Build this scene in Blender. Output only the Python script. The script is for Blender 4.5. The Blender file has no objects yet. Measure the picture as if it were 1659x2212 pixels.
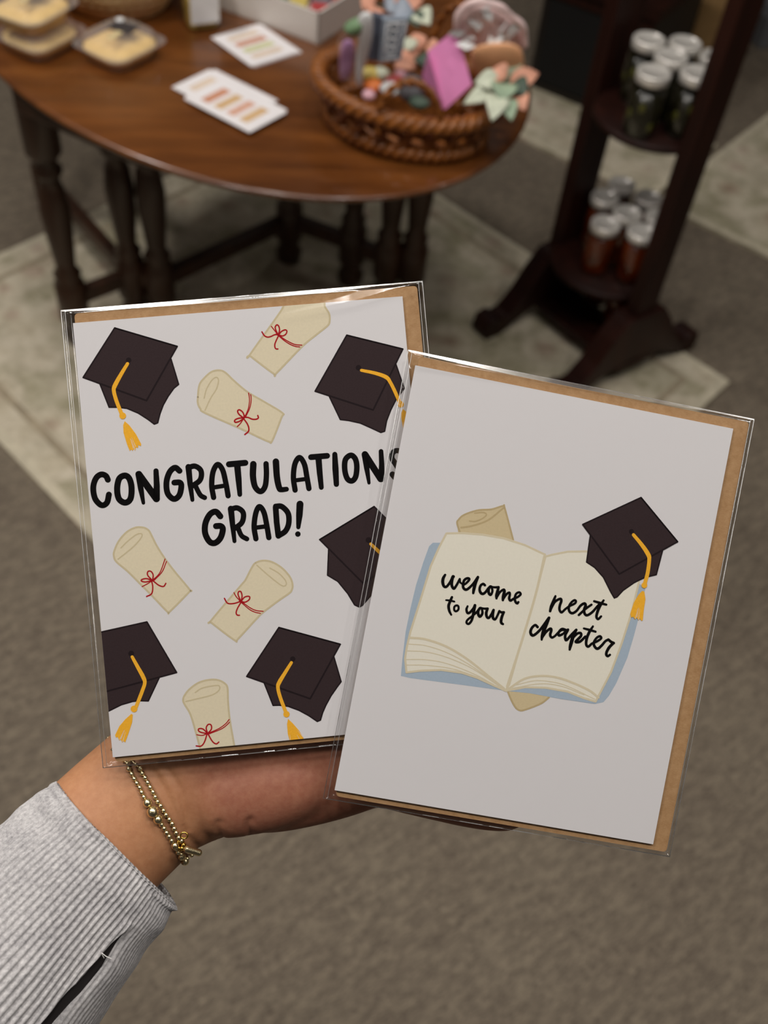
import bpy, bmesh, math, random
from mathutils import Vector, Matrix, Euler, noise
from mathutils.geometry import tessellate_polygon
from mathutils.bvhtree import BVHTree

random.seed(7)
PI = math.pi
scene = bpy.context.scene
COL = scene.collection

# ------------------------------------------------------------------ camera
cam_data = bpy.data.cameras.new('camera')
cam = bpy.data.objects.new('camera', cam_data)
COL.objects.link(cam)
cam.matrix_world = Matrix(((0.992638,-0.121119,-0.000000, 0), (0.092541,0.758422,-0.645160, 0), (0.078141,0.640411,0.764047, 1.5), (0, 0, 0, 1)))
cam_data.sensor_fit = 'VERTICAL'
cam_data.sensor_height = 34.6
cam_data.lens = 34.41
cam_data.clip_start = 0.02
cam_data.dof.use_dof = True
cam_data.dof.focus_distance = 0.337
cam_data.dof.aperture_fstop = 11.0
scene.camera = cam

# ------------------------------------------------------------------ light
world = bpy.data.worlds.new('room_ambient')
scene.world = world
world.use_nodes = True
bg = world.node_tree.nodes['Background']
bg.inputs['Color'].default_value = (1.0, 0.93, 0.86, 1)
bg.inputs['Strength'].default_value = 0.06

def ceiling_or_added_lamp(name, loc, power, radius, color=(1.0, 0.95, 0.89)):
    d = bpy.data.lights.new(name, 'AREA')
    d.shape = 'DISK'
    d.size = radius * 2
    d.energy = power
    d.color = color
    o = bpy.data.objects.new(name, d)
    o.location = loc
    COL.objects.link(o)
    return o

ceiling_or_added_lamp('ceiling_or_added_lamp', (-1.05, 0.30, 2.75), 30, 0.14)
ceiling_or_added_lamp('ceiling_or_added_lamp', (1.00, 0.20, 2.75), 17, 0.14)
ceiling_or_added_lamp('ceiling_or_added_lamp', (-0.50, 0.12, 2.75), 9.5, 0.07)  # unseen, first of a row added to make the sleeves' white streak
ceiling_or_added_lamp('ceiling_or_added_lamp', (-0.12, 0.12, 2.75), 9.5, 0.07)  # second of the added row for the sleeve streak
ceiling_or_added_lamp('ceiling_or_added_lamp', (0.28, 0.12, 2.75), 9.5, 0.07)  # third of the added row for the sleeve streak
ceiling_or_added_lamp('ceiling_or_added_lamp', (-1.40, -0.95, 2.75), 5, 0.13)  # unseen, added behind the viewer to brighten the cards
ceiling_or_added_lamp('ceiling_or_added_lamp', (1.70, -0.95, 2.75), 4, 0.13)  # also added behind the viewer, lifts the card fronts
ceiling_or_added_lamp('ceiling_or_added_lamp', (-1.55, 1.75, 2.75), 40, 0.14)
ceiling_or_added_lamp('ceiling_or_added_lamp', (-0.55, 1.05, 2.75), 15, 0.13)  # unseen, added to brighten the goods on the table
ceiling_or_added_lamp('ceiling_or_added_lamp', (0.20, 0.75, 2.75), 13, 0.13)  # unseen, added to brighten the basket contents
ceiling_or_added_lamp('ceiling_or_added_lamp', (1.5, 1.7, 2.75), 8, 0.13)
ceiling_or_added_lamp('ceiling_or_added_lamp', (0.1, 3.4, 2.75), 5, 0.14)

vs = scene.view_settings
scene.display_settings.display_device = 'sRGB'
vs.view_transform = 'Standard'
vs.look = 'None'
vs.exposure = -1.2
vs.gamma = 1.0
vs.use_curve_mapping = False
scene.cycles.use_denoising = True
scene.cycles.max_bounces = 10
scene.cycles.transparent_max_bounces = 24
scene.cycles.caustics_reflective = False
scene.cycles.caustics_refractive = False

# ------------------------------------------------------------------ materials
def lin(c):
    return tuple(((x / 255) / 12.92 if x / 255 <= 0.04045 else ((x / 255 + 0.055) / 1.055) ** 2.4) for x in c)

MATS = {}

class NT:
    def __init__(self, name):
        self.m = bpy.data.materials.new(name)
        self.m.use_nodes = True
        self.t = self.m.node_tree
        self.b = self.t.nodes['Principled BSDF']
        self.out = self.t.nodes['Material Output']
        MATS[name] = self.m
    def n(self, kind, **kw):
        nd = self.t.nodes.new(kind)
        for k, v in kw.items():
            if k.startswith('i_'):
                nd.inputs[k[2:].replace('_', ' ')].default_value = v
            else:
                setattr(nd, k, v)
        return nd
    def l(self, a, b):
        self.t.links.new(a, b)
    def coords(self, scale=(1, 1, 1), rot=(0, 0, 0), out='Object'):
        tc = self.n('ShaderNodeTexCoord')
        src = tc.outputs[out]
        if any(rot):
            r = self.n('ShaderNodeMapping')
            r.inputs['Rotation'].default_value = rot
            self.l(src, r.inputs['Vector'])
            src = r.outputs['Vector']
        mp = self.n('ShaderNodeMapping')
        mp.inputs['Scale'].default_value = scale
        self.l(src, mp.inputs['Vector'])
        return mp.outputs['Vector']
    def noise(self, vec, scale, detail=4, rough=0.5):
        nd = self.n('ShaderNodeTexNoise')
        nd.inputs['Scale'].default_value = scale
        nd.inputs['Detail'].default_value = detail
        nd.inputs['Roughness'].default_value = rough
        self.l(vec, nd.inputs['Vector'])
        return nd.outputs['Fac']
    def ramp(self, fac, stops):
        r = self.n('ShaderNodeValToRGB')
        el = r.color_ramp.elements
        while len(el) < len(stops):
            el.new(0.5)
        for e, (p, c) in zip(el, stops):
            e.position = p
            e.color = tuple(c) + (1,)
        self.l(fac, r.inputs['Fac'])
        return r.outputs['Color']
    def mix(self, fac, a, b, mode='MIX'):
        m = self.n('ShaderNodeMix', data_type='RGBA', blend_type=mode)
        for sock, v in ((m.inputs[0], fac), (m.inputs[6], a), (m.inputs[7], b)):
            if hasattr(v, 'is_linked'):
                self.l(v, sock)
            else:
                sock.default_value = v if isinstance(v, (int, float)) else tuple(v) + (1,)
        return m.outputs[2]
    def bump(self, fac, strength, dist):
        b = self.n('ShaderNodeBump')
        b.inputs['Strength'].default_value = strength
        b.inputs['Distance'].default_value = dist
        self.l(fac, b.inputs['Height'])
        self.l(b.outputs['Normal'], self.b.inputs['Normal'])
    def base(self, v):
        if hasattr(v, 'is_linked'):
            self.l(v, self.b.inputs['Base Color'])
        else:
            self.b.inputs['Base Color'].default_value = tuple(v) + (1,)
    def set(self, **kw):
        for k, v in kw.items():
            self.b.inputs[k.replace('_', ' ')].default_value = v
        return self

def plain(name, rgb, rough=0.6, metallic=0.0, var=0.06, scale=60, **kw):
    """one colour with a faint procedural mottling"""
    t = NT(name)
    c = lin(rgb)
    v = t.coords()
    f = t.noise(v, scale, 3)
    lo = tuple(x * (1 - var) for x in c)
    hi = tuple(min(1, x * (1 + var)) for x in c)
    t.base(t.ramp(f, [(0.3, lo), (0.7, hi)]))
    t.set(Roughness=rough, Metallic=metallic, **kw)
    return t.m

def clear_film(name, tint=(1, 1, 1), rough=0.05, boost=1.0, haze=0.0):
    t = NT(name)
    tr = t.n('ShaderNodeBsdfTransparent')
    tr.inputs['Color'].default_value = tuple(tint) + (1,)
    gl = t.n('ShaderNodeBsdfGlossy')
    gl.inputs['Roughness'].default_value = rough
    gl.inputs['Color'].default_value = (1, 1, 1, 1)
    fr = t.n('ShaderNodeFresnel')
    # the Fresnel node inverts the index on back faces; a thin sheet reflects the same both ways
    ge = t.n('ShaderNodeNewGeometry')
    mr = t.n('ShaderNodeMapRange')
    mr.inputs['To Min'].default_value = 1.5
    mr.inputs['To Max'].default_value = 1 / 1.5
    t.l(ge.outputs['Backfacing'], mr.inputs['Value'])
    t.l(mr.outputs['Result'], fr.inputs['IOR'])
    mu = t.n('ShaderNodeMath', operation='MULTIPLY')
    mu.inputs[1].default_value = boost
    mu.use_clamp = True
    t.l(fr.outputs['Fac'], mu.inputs[0])
    mx = t.n('ShaderNodeMixShader')
    t.l(mu.outputs[0], mx.inputs['Fac'])
    t.l(tr.outputs[0], mx.inputs[1])
    t.l(gl.outputs[0], mx.inputs[2])
    last = mx.outputs[0]
    if haze > 0:
        df = t.n('ShaderNodeBsdfDiffuse')
        df.inputs['Color'].default_value = (0.85, 0.85, 0.85, 1)
        m2 = t.n('ShaderNodeMixShader')
        m2.inputs['Fac'].default_value = haze
        t.l(last, m2.inputs[1])
        t.l(df.outputs[0], m2.inputs[2])
        last = m2.outputs[0]
    t.l(last, t.out.inputs['Surface'])
    return t.m

def paper_like(name, rgb, rough=0.75, fibre=0.05, scale=900):
    t = NT(name)
    c = lin(rgb)
    v = t.coords()
    f = t.noise(v, scale, 5, 0.65)
    t.base(t.ramp(f, [(0.25, tuple(x * (1 - fibre) for x in c)), (0.75, tuple(min(1, x * (1 + fibre)) for x in c))]))
    t.set(Roughness=rough)
    t.b.inputs['Specular IOR Level'].default_value = 0.06 if name.startswith('ink') else 0.2
    t.bump(f, 0.05, 0.0002)
    return t.m

# printed colours
paper_like('card_white', (221, 218, 220), 0.7, 0.018, 2500)
paper_like('ink_dark', (54, 42, 44), 0.62, 0.12, 1800)
paper_like('ink_edge', (34, 25, 28), 0.62, 0.10, 1800)
paper_like('ink_gold', (246, 180, 52), 0.62, 0.10, 1800)
paper_like('ink_red', (172, 20, 30), 0.62, 0.08, 1800)
paper_like('ink_parchment', (224, 212, 184), 0.66, 0.05, 1400)
paper_like('ink_parchment_edge', (204, 190, 156), 0.66, 0.05, 1400)
paper_like('ink_black', (6, 4, 5), 0.55, 0.1, 1800)
paper_like('ink_blue', (168, 184, 200), 0.66, 0.05, 1400)
paper_like('ink_tan', (208, 190, 152), 0.66, 0.05, 1400)
paper_like('ink_tan_edge', (188, 168, 128), 0.66, 0.05, 1400)
paper_like('ink_page', (234, 229, 214), 0.66, 0.03, 1400)
paper_like('ink_page_edge', (216, 204, 176), 0.66, 0.03, 1400)

def kraft():
    t = NT('kraft_paper')
    v = t.coords()
    f1 = t.noise(v, 350, 6, 0.7)
    f2 = t.noise(t.coords((1, 6, 1)), 900, 3, 0.6)
    c1 = t.ramp(f1, [(0.3, lin((150, 110, 68))), (0.72, lin((184, 147, 106)))])
    c2 = t.ramp(f2, [(0.35, lin((160, 118, 74))), (0.7, lin((190, 153, 110)))])
    t.base(t.mix(0.4, c1, c2))
    t.set(Roughness=0.8)
    t.bump(f1, 0.15, 0.0003)
kraft()
clear_film('clear_sleeve_film', (0.995, 0.995, 0.995), 0.11, 1.8, 0.0)
clear_film('clear_flap_film', (0.97, 0.97, 0.97), 0.16, 3.0, 0.05)
clear_film('clear_sleeve_edge', (0.97, 0.97, 0.97), 0.2, 2.0, 0.7)

def skin():
    t = NT('skin')
    g = t.coords(out='Object')
    f = t.noise(g, 70, 5, 0.6)
    f2 = t.noise(g, 420, 4, 0.6)
    arm = t.ramp(f, [(0.3, lin((170, 118, 82))), (0.7, lin((182, 130, 92)))])
    palm = t.ramp(f, [(0.3, lin((138, 85, 66))), (0.7, lin((151, 96, 75)))])  # redder palm skin, darkened further to paint in the shade under the cards
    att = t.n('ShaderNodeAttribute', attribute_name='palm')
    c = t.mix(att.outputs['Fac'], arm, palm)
    c = t.mix(0.12, c, t.ramp(f2, [(0.35, lin((150, 88, 64))), (0.65, lin((210, 160, 126)))]))
    t.base(c)
    t.set(Roughness=0.58)
    t.b.inputs['Specular IOR Level'].default_value = 0.35
    t.b.inputs['Subsurface Weight'].default_value = 0.12
    t.b.inputs['Subsurface Radius'].default_value = (0.006, 0.0025, 0.0012)
    t.b.inputs['Subsurface Scale'].default_value = 0.5
    fine = t.noise(t.coords((1, 1, 1)), 900, 4, 0.7)
    t.bump(fine, 0.16, 0.0004)
skin()

def knit():
    t = NT('heather_knit')
    v = t.coords()
    f = t.noise(v, 700, 5, 0.75)
    f2 = t.noise(v, 90, 3, 0.6)
    c = t.ramp(f, [(0.30, lin((122, 119, 122))), (0.52, lin((180, 177, 178))), (0.7, lin((210, 207, 207)))])
    c = t.mix(0.25, c, t.ramp(f2, [(0.35, lin((145, 143, 147))), (0.65, lin((207, 205, 205)))]))
    t.base(c)
    t.set(Roughness=0.9)
    t.b.inputs['Sheen Weight'].default_value = 0.15
    t.bump(f, 0.5, 0.0006)
knit()
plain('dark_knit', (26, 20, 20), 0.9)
plain('white_thread', (232, 230, 228), 0.8)
plain('gold_metal', (244, 228, 182), 0.28, 1.0, 0.04, 200)
plain('gold_bright', (240, 196, 96), 0.22, 1.0, 0.04, 200)

def carpet():
    t = NT('taupe_carpet')
    big = t.noise(t.coords((1, 1, 1)), 5, 4, 0.6)
    mid = t.noise(t.coords((0.35, 1.0, 1), (0, 0, math.radians(-40))), 85, 4, 0.65)
    fin = t.noise(t.coords((0.22, 1, 1), (0, 0, math.radians(-40))), 520, 3, 0.7)
    c1 = t.ramp(mid, [(0.38, lin((83, 72, 64))), (0.5, lin((122, 110, 96))), (0.62, lin((163, 149, 128)))])
    c2 = t.ramp(big, [(0.35, lin((103, 89, 79))), (0.65, lin((141, 129, 112)))])
    c3 = t.ramp(fin, [(0.38, lin((72, 63, 54))), (0.62, lin((176, 162, 140)))])
    t.base(t.mix(0.42, t.mix(0.4, c1, c2), c3))
    t.set(Roughness=0.95)
    t.bump(fin, 0.6, 0.004)
carpet()

def rug(name, hue=0):
    t = NT(name)
    v = t.coords()
    vo = t.n('ShaderNodeTexVoronoi', feature='SMOOTH_F1')
    vo.inputs['Scale'].default_value = 11
    t.l(v, vo.inputs['Vector'])
    n1 = t.noise(v, 15, 5, 0.75)
    n2 = t.noise(v, 60, 4, 0.7)
    n3 = t.noise(v, 7, 3, 0.6)
    base = t.ramp(n1, [(0.42, lin((128, 122, 90))), (0.5, lin((200, 191, 164))), (0.6, lin((238, 230, 208)))])
    fl = t.ramp(vo.outputs['Distance'], [(0.12, lin((164, 116, 104))), (0.24, lin((216, 204, 178))), (0.42, lin((230, 220, 198))), (0.56, lin((138, 138, 100)))])
    c = t.mix(0.6, base, fl)
    c = t.mix(0.25, c, t.ramp(n2, [(0.38, lin((162, 150, 124))), (0.6, lin((228, 216, 194)))]))
    c = t.mix(0.3, c, t.ramp(n3, [(0.35, lin((194, 182, 156))), (0.65, lin((222, 208, 188)))]))
    t.base(c)
    t.set(Roughness=0.95)
    t.bump(n2, 0.4, 0.003)
rug('faded_rug')
plain('rug_border', (216, 206, 182), 0.95, 0, 0.12, 40)
plain('rug_stripe', (172, 158, 134), 0.95, 0, 0.2, 40)

def wood(name, dark, mid, light, rough, scale=(1.5, 14, 1.5), rot=0.0, coat=0.0):
    t = NT(name)
    v = t.coords(scale, (0, 0, rot))
    f = t.noise(v, 4.5, 6, 0.62)
    f2 = t.noise(t.coords((1, 1, 1)), 3, 3, 0.5)
    c = t.ramp(f, [(0.28, lin(dark)), (0.5, lin(mid)), (0.74, lin(light))])
    c = t.mix(0.35, c, t.ramp(f2, [(0.35, lin(dark)), (0.65, lin(light))]))
    t.base(c)
    t.set(Roughness=rough)
    t.b.inputs['Coat Weight'].default_value = coat
    if coat == 0:
        t.b.inputs['Specular IOR Level'].default_value = 0.25
    t.b.inputs['Coat Roughness'].default_value = 0.12
    t.bump(f, 0.05, 0.001)
wood('polished_walnut', (63, 31, 10), (98, 54, 21), (131, 78, 34), 0.30, (1.2, 9, 1), math.radians(-8), 0.32)
wood('dark_walnut', (40, 22, 11), (58, 33, 18), (78, 46, 25), 0.45, (8, 8, 1.0), 0, 0.15)
wood('mahogany', (26, 11, 8), (40, 16, 10), (56, 24, 14), 0.5, (8, 8, 1.0), 0, 0.0)
plain('black_wood', (24, 17, 14), 0.5, 0, 0.2, 10)
plain('wall_paint', (168, 152, 134), 0.9, 0, 0.03, 4)
plain('dark_void', (9, 7, 6), 0.9)
plain('brown_panel', (92, 72, 60), 0.7, 0, 0.1, 10)

plain('cake_yellow', (246, 206, 132), 0.7, 0, 0.12, 60)
plain('label_black', (52, 50, 54), 0.5)
plain('label_cream', (214, 196, 150), 0.5)
clear_film('clear_plastic', (0.995, 0.995, 0.995), 0.10, 0.9, 0.035)
clear_film('lid_plastic', (0.99, 0.99, 0.99), 0.12, 1.1, 0.13)
clear_film('jar_glass', (0.985, 0.985, 0.98), 0.05, 1.1, 0.0)
plain('box_white', (222, 216, 210), 0.5, 0, 0.03, 10)
plain('swatch_paper', (238, 234, 236), 0.6, 0, 0.02, 20)
for nm, c in (('swatch_terracotta', (206, 146, 116)), ('swatch_ochre', (214, 178, 132)), ('swatch_green', (206, 206, 156)), ('swatch_sand', (224, 204, 184)), ('swatch_rose', (220, 172, 150))):
    plain(nm, c, 0.6)

def wicker(name, dark, light):
    t = NT(name)
    f = t.noise(t.coords((1, 1, 1)), 90, 4, 0.65)
    f2 = t.noise(t.coords(), 14, 3, 0.6)
    c = t.ramp(f, [(0.3, lin(dark)), (0.7, lin(light))])
    c = t.mix(0.35, c, t.ramp(f2, [(0.35, lin(dark)), (0.65, lin(light))]))
    t.base(c)
    t.set(Roughness=0.42)
    t.bump(f, 0.3, 0.001)
wicker('honey_wicker', (84, 42, 12), (166, 100, 40))
wicker('straw_coil', (206, 164, 110), (252, 226, 178))

plain('pink_card', (255, 158, 216), 0.5, 0, 0.04, 20)
plain('pink_plastic', (255, 222, 220), 0.2, 0, 0.05, 30)
plain('caramel', (240, 178, 132), 0.4, 0, 0.15, 30)
plain('lilac_paper', (214, 160, 214), 0.4, 0, 0.15, 40)
plain('sage_green', (120, 150, 112), 0.6, 0, 0.2, 60)
plain('pale_leaf', (206, 212, 190), 0.6, 0, 0.15, 60)
plain('leaf_green', (148, 168, 142), 0.6, 0, 0.2, 60)
plain('leaf_dark', (70, 88, 74), 0.6, 0, 0.2, 60)
plain('leaf_peach', (222, 160, 134), 0.6, 0, 0.15, 60)
plain('slate_packet', (150, 160, 174), 0.45, 0, 0.15, 40)
plain('slate_dark', (94, 100, 114), 0.45, 0, 0.2, 60)
plain('packet_white', (226, 226, 226), 0.35, 0, 0.06, 40)
plain('candy_orange', (236, 130, 60), 0.35, 0, 0.1, 40)
plain('candy_yellow', (222, 200, 110), 0.35, 0, 0.1, 40)
plain('candy_red', (190, 76, 78), 0.35, 0, 0.1, 40)
plain('candy_blue', (112, 138, 178), 0.35, 0, 0.1, 40)
plain('candy_rose', (226, 176, 188), 0.25, 0, 0.1, 40)
plain('grey_fuzz', (104, 102, 106), 0.9, 0, 0.3, 60)
plain('pickle_brine', (24, 23, 9), 0.2, 0, 0.4, 40)
plain('pickle', (84, 84, 26), 0.35, 0, 0.3, 40)
plain('silver_lid', (246, 241, 234), 0.22, 0.35, 0.04, 60)
plain('burlap', (186, 148, 98), 0.85, 0, 0.12, 40)
plain('yellow_cloth', (186, 146, 66), 0.85, 0, 0.15, 30)
plain('grey_card', (120, 122, 126), 0.6)
plain('taupe_cloth', (120, 98, 84), 0.9, 0, 0.1, 20)

def amber():
    t = NT('honey_amber')
    v = t.coords()
    f = t.noise(v, 30, 2)
    t.base(t.ramp(f, [(0.3, lin((92, 30, 6))), (0.7, lin((140, 56, 13)))]))
    t.set(Roughness=0.12)
    t.b.inputs['Transmission Weight'].default_value = 0.35
    t.b.inputs['IOR'].default_value = 1.4
amber()

# ------------------------------------------------------------------ mesh helpers
class MB:
    """collects faces; build() links them as ONE mesh object"""
    def __init__(self):
        self.v, self.f, self.mi, self.sm = [], [], [], []
        self.mats = []
    def m(self, name):
        if name not in self.mats:
            self.mats.append(name)
        return self.mats.index(name)
    def add(self, verts, faces, mat, smooth=False):
        k = len(self.v)
        self.v += [tuple(v) for v in verts]
        i = self.m(mat)
        for f in faces:
            self.f.append(tuple(k + a for a in f))
            self.mi.append(i)
            self.sm.append(smooth)
    def box(self, c, s, mat, rot=None):
        vs_ = []
        for x in (-.5, .5):
            for y in (-.5, .5):
                for z in (-.5, .5):
                    p = Vector((x * s[0], y * s[1], z * s[2]))
                    if rot is not None:
                        p = rot @ p
                    vs_.append(p + Vector(c))
        self.add(vs_, [(0, 1, 3, 2), (4, 6, 7, 5), (0, 4, 5, 1), (2, 3, 7, 6), (0, 2, 6, 4), (1, 5, 7, 3)], mat)
    def tube(self, pts, r, mat, seg=10, closed=False, caps=True):
        pts = [Vector(p) for p in pts]
        n = len(pts)
        rs = r if isinstance(r, (list, tuple)) else [r] * n
        vv, ff = [], []
        prev = None
        for i, p in enumerate(pts):
            a = pts[(i - 1) % n] if closed or i > 0 else p
            b = pts[(i + 1) % n] if closed or i < n - 1 else p
            t = (b - a).normalized()
            if prev is None:
                ref = Vector((0, 0, 1)) if abs(t.z) < 0.9 else Vector((1, 0, 0))
                x = t.cross(ref).normalized()
            else:
                x = (prev - t * prev.dot(t)).normalized()
            prev = x
            y = t.cross(x)
            for k in range(seg):
                an = 2 * PI * k / seg
                vv.append(p + (x * math.cos(an) + y * math.sin(an)) * rs[i])
        rng = n if closed else n - 1
        for i in range(rng):
            for k in range(seg):
                a = i * seg + k
                b = i * seg + (k + 1) % seg
                j = (i + 1) % n
                ff.append((a, b, j * seg + (k + 1) % seg, j * seg + k))
        if caps and not closed:
            ff.append(tuple(reversed(range(seg))))
            ff.append(tuple((n - 1) * seg + k for k in range(seg)))
        self.add(vv, ff, mat, True)
    def lathe(self, prof, mat, base=(0, 0, 0), seg=32, sx=1, sy=1, smooth=True):
        vv, ff = [], []
        n = len(prof)
        for r, z in prof:
            for k in range(seg):
                a = 2 * PI * k / seg
                vv.append((base[0] + r * sx * math.cos(a), base[1] + r * sy * math.sin(a), base[2] + z))
        for i in range(n - 1):
            for k in range(seg):
                k2 = (k + 1) % seg
                ff.append((i * seg + k, i * seg + k2, (i + 1) * seg + k2, (i + 1) * seg + k))
        if prof[0][0] > 1e-6:
            ff.append(tuple(reversed(range(seg))))
        if prof[-1][0] > 1e-6:
            ff.append(tuple((n - 1) * seg + k for k in range(seg)))
        self.add(vv, ff, mat, smooth)
    def prism(self, poly, mat, d, xf=None):
        """2-D outline extruded by d along local z; xf maps (x, y, z) to space"""
        xf = xf or (lambda p: p)
        n = len(poly)
        vv = [xf(Vector((x, y, 0))) for x, y in poly] + [xf(Vector((x, y, d))) for x, y in poly]
        tris = tessellate_polygon([[Vector((x, y, 0)) for x, y in poly]])
        ff = [tuple(t) for t in tris] + [tuple(a + n for a in reversed(t)) for t in tris]
        ff += [(i, (i + 1) % n, n + (i + 1) % n, n + i) for i in range(n)]
        self.add(vv, ff, mat)
    def blob(self, c, r, mat, rot=None, seg=14, rings=9, squash=(1, 1, 1), power=1.0):
        vv, ff = [], []
        for i in range(rings + 1):
            ph = PI * i / rings
            for k in range(seg):
                a = 2 * PI * k / seg
                p = [math.sin(ph) * math.cos(a), math.sin(ph) * math.sin(a), math.cos(ph)]
                p = [math.copysign(abs(q) ** power, q) for q in p]
                p = Vector((p[0] * r * squash[0], p[1] * r * squash[1], p[2] * r * squash[2]))
                if rot is not None:
                    p = rot @ p
                vv.append(p + Vector(c))
        for i in range(rings):
            for k in range(seg):
                k2 = (k + 1) % seg
                ff.append((i * seg + k, (i + 1) * seg + k, (i + 1) * seg + k2, i * seg + k2))
        self.add(vv, ff, mat, True)
    def build(self, name, parent=None, bevel=0, weld=False, origin=None, fix=True):
        me = bpy.data.meshes.new(name)
        vv = self.v
        if origin is not None:
            vv = [tuple(Vector(v) - Vector(origin)) for v in vv]
        me.from_pydata(vv, [], self.f)
        for nm in self.mats:
            me.materials.append(MATS[nm])
        me.polygons.foreach_set('material_index', self.mi)
        me.polygons.foreach_set('use_smooth', self.sm)
        if fix or weld:
            bm = bmesh.new()
            bm.from_mesh(me)
            if weld:
                bmesh.ops.remove_doubles(bm, verts=bm.verts, dist=1e-6)
            if fix:
                bmesh.ops.recalc_face_normals(bm, faces=bm.faces)
            bm.to_mesh(me)
            bm.free()
        me.update()
        o = bpy.data.objects.new(name, me)
        COL.objects.link(o)
        if origin is not None:
            o.location = origin
        if parent is not None:
            o.parent = parent
        if bevel:
            b = o.modifiers.new('bevel', 'BEVEL')
            b.width = bevel
            b.segments = 2
            b.limit_method = 'ANGLE'
        return o

def tag(o, label=None, cat=None, group=None, kind=None):
    if label: o['label'] = label
    if cat: o['category'] = cat
    if group: o['group'] = group
    if kind: o['kind'] = kind
    return o

def thing(name, label, cat, loc=(0, 0, 0), rot=(0, 0, 0), group=None):
    o = bpy.data.objects.new(name, None)
    o.empty_display_size = 0.05
    o.location = loc
    o.rotation_euler = rot
    COL.objects.link(o)
    return tag(o, label, cat, group)

def kids(o):
    return [c for c in bpy.data.objects if c.parent == o]

def dup(root, loc, rot=None, label=None, group=None):
    r = root.copy()
    COL.objects.link(r)
    r.location = loc
    if rot is not None:
        r.rotation_euler = rot
    if label: r['label'] = label
    if group: r['group'] = group
    for ch in kids(root):
        c = ch.copy()
        COL.objects.link(c)
        c.parent = r
        for g in kids(ch):
            d = g.copy()
            COL.objects.link(d)
            d.parent = c
    return r

def catmull(pts, n=8, closed=False):
    P = [Vector(p) for p in pts]
    N = len(P)
    out = []
    for i in range(N if closed else N - 1):
        p0 = P[(i - 1) % N] if closed or i > 0 else P[i] * 2 - P[i + 1]
        p1, p2 = P[i], P[(i + 1) % N]
        p3 = P[(i + 2) % N] if closed or i < N - 2 else P[i + 1] * 2 - P[i]
        for k in range(n):
            t = k / n
            out.append(0.5 * ((2 * p1) + (p2 - p0) * t + (2 * p0 - 5 * p1 + 4 * p2 - p3) * t * t + (3 * p1 - p0 - 3 * p2 + p3) * t ** 3))
    if not closed:
        out.append(P[-1])
    return out

# ------------------------------------------------------------------ setting
b = MB()
b.add([(-5, -1.5, 0), (5, -1.5, 0), (5, 6.5, 0), (-5, 6.5, 0)], [(0, 1, 2, 3)], 'taupe_carpet')
tag(b.build('floor'), 'taupe grey carpeted floor', kind='structure')

for nm, q in (('wall_back', [(-5, 6.5, 0), (5, 6.5, 0), (5, 6.5, 2.8), (-5, 6.5, 2.8)]), ('wall_left', [(-5, -1.5, 0), (-5, 6.5, 0), (-5, 6.5, 2.8), (-5, -1.5, 2.8)]), ('wall_right', [(5, 6.5, 0), (5, -1.5, 0), (5, -1.5, 2.8), (5, 6.5, 2.8)])):
    b = MB()
    n_ = (Vector(q[1]) - Vector(q[0])).cross(Vector(q[3]) - Vector(q[0])).normalized() * -0.1
    b.add(q + [tuple(Vector(p) + n_) for p in q], [(0, 1, 2, 3), (7, 6, 5, 4), (0, 4, 5, 1), (1, 5, 6, 2), (2, 6, 7, 3), (3, 7, 4, 0)], 'wall_paint')
    tag(b.build(nm), kind='structure')

def make_rug(name, corners, label, border=(0.07, 0.085), group=None, th=0.008, stripe=True):
    c = [Vector(p) for p in corners]
    ctr = sum(c, Vector()) / 4
    root = thing(name, label, 'rug', (ctr.x, ctr.y, 0))
    b = MB()
    lo = [(p.x - ctr.x, p.y - ctr.y, 0.0) for p in c]
    hi = [(p.x - ctr.x, p.y - ctr.y, th) for p in c]
    b.add(lo + hi, [(3, 2, 1, 0), (4, 5, 6, 7)] + [(i, (i + 1) % 4, 4 + (i + 1) % 4, 4 + i) for i in range(4)], 'faded_rug')
    b.build('pile', root)
    def inset(d):
        out = []
        for i in range(4):
            p, a, e = Vector(hi[i]), Vector(hi[i - 1]), Vector(hi[(i + 1) % 4])
            out.append(p + (a - p).normalized() * d + (e - p).normalized() * d)
        return out
    def band(d0, d1, mat, z, nm):
        o_, i_ = inset(d0), inset(d1)
        q = MB()
        vv = [v + Vector((0, 0, z)) for v in o_ + i_]
        q.add(vv, [(i, (i + 1) % 4, 4 + (i + 1) % 4, 4 + i) for i in range(4)], mat)
        q.build(nm, root)
    band(0.001, 0.022, 'rug_border', 0.0008, 'edge_binding')
    if stripe:
        band(border[0], border[1], 'rug_stripe', 0.0006, 'border_stripe')
    return root

make_rug('area_rug', [(0.733,1.7612,0.0), (-0.0669,0.7162,0.0), (-1.1468,1.6512,0.0), (-0.3469,2.6962,0.0)],
         'large faded beige floral rug lying under the oval table')
make_rug('area_rug', [(0.6174,2.4548,0.0), (0.9627,2.221,0.0), (1.4349,2.8913,0.0), (1.0896,3.1251,0.0)],
         'pale grey patterned rug on the carpet to the right of the jar stand', stripe=False)
make_rug('area_rug', [(0.1009,2.8041,0.0), (0.6081,2.4638,0.0), (0.8273,2.7901,0.0), (0.2329,3.1251,0.0)],
         'small brownish grey rug on the carpet behind the jar stand', stripe=False)

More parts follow.
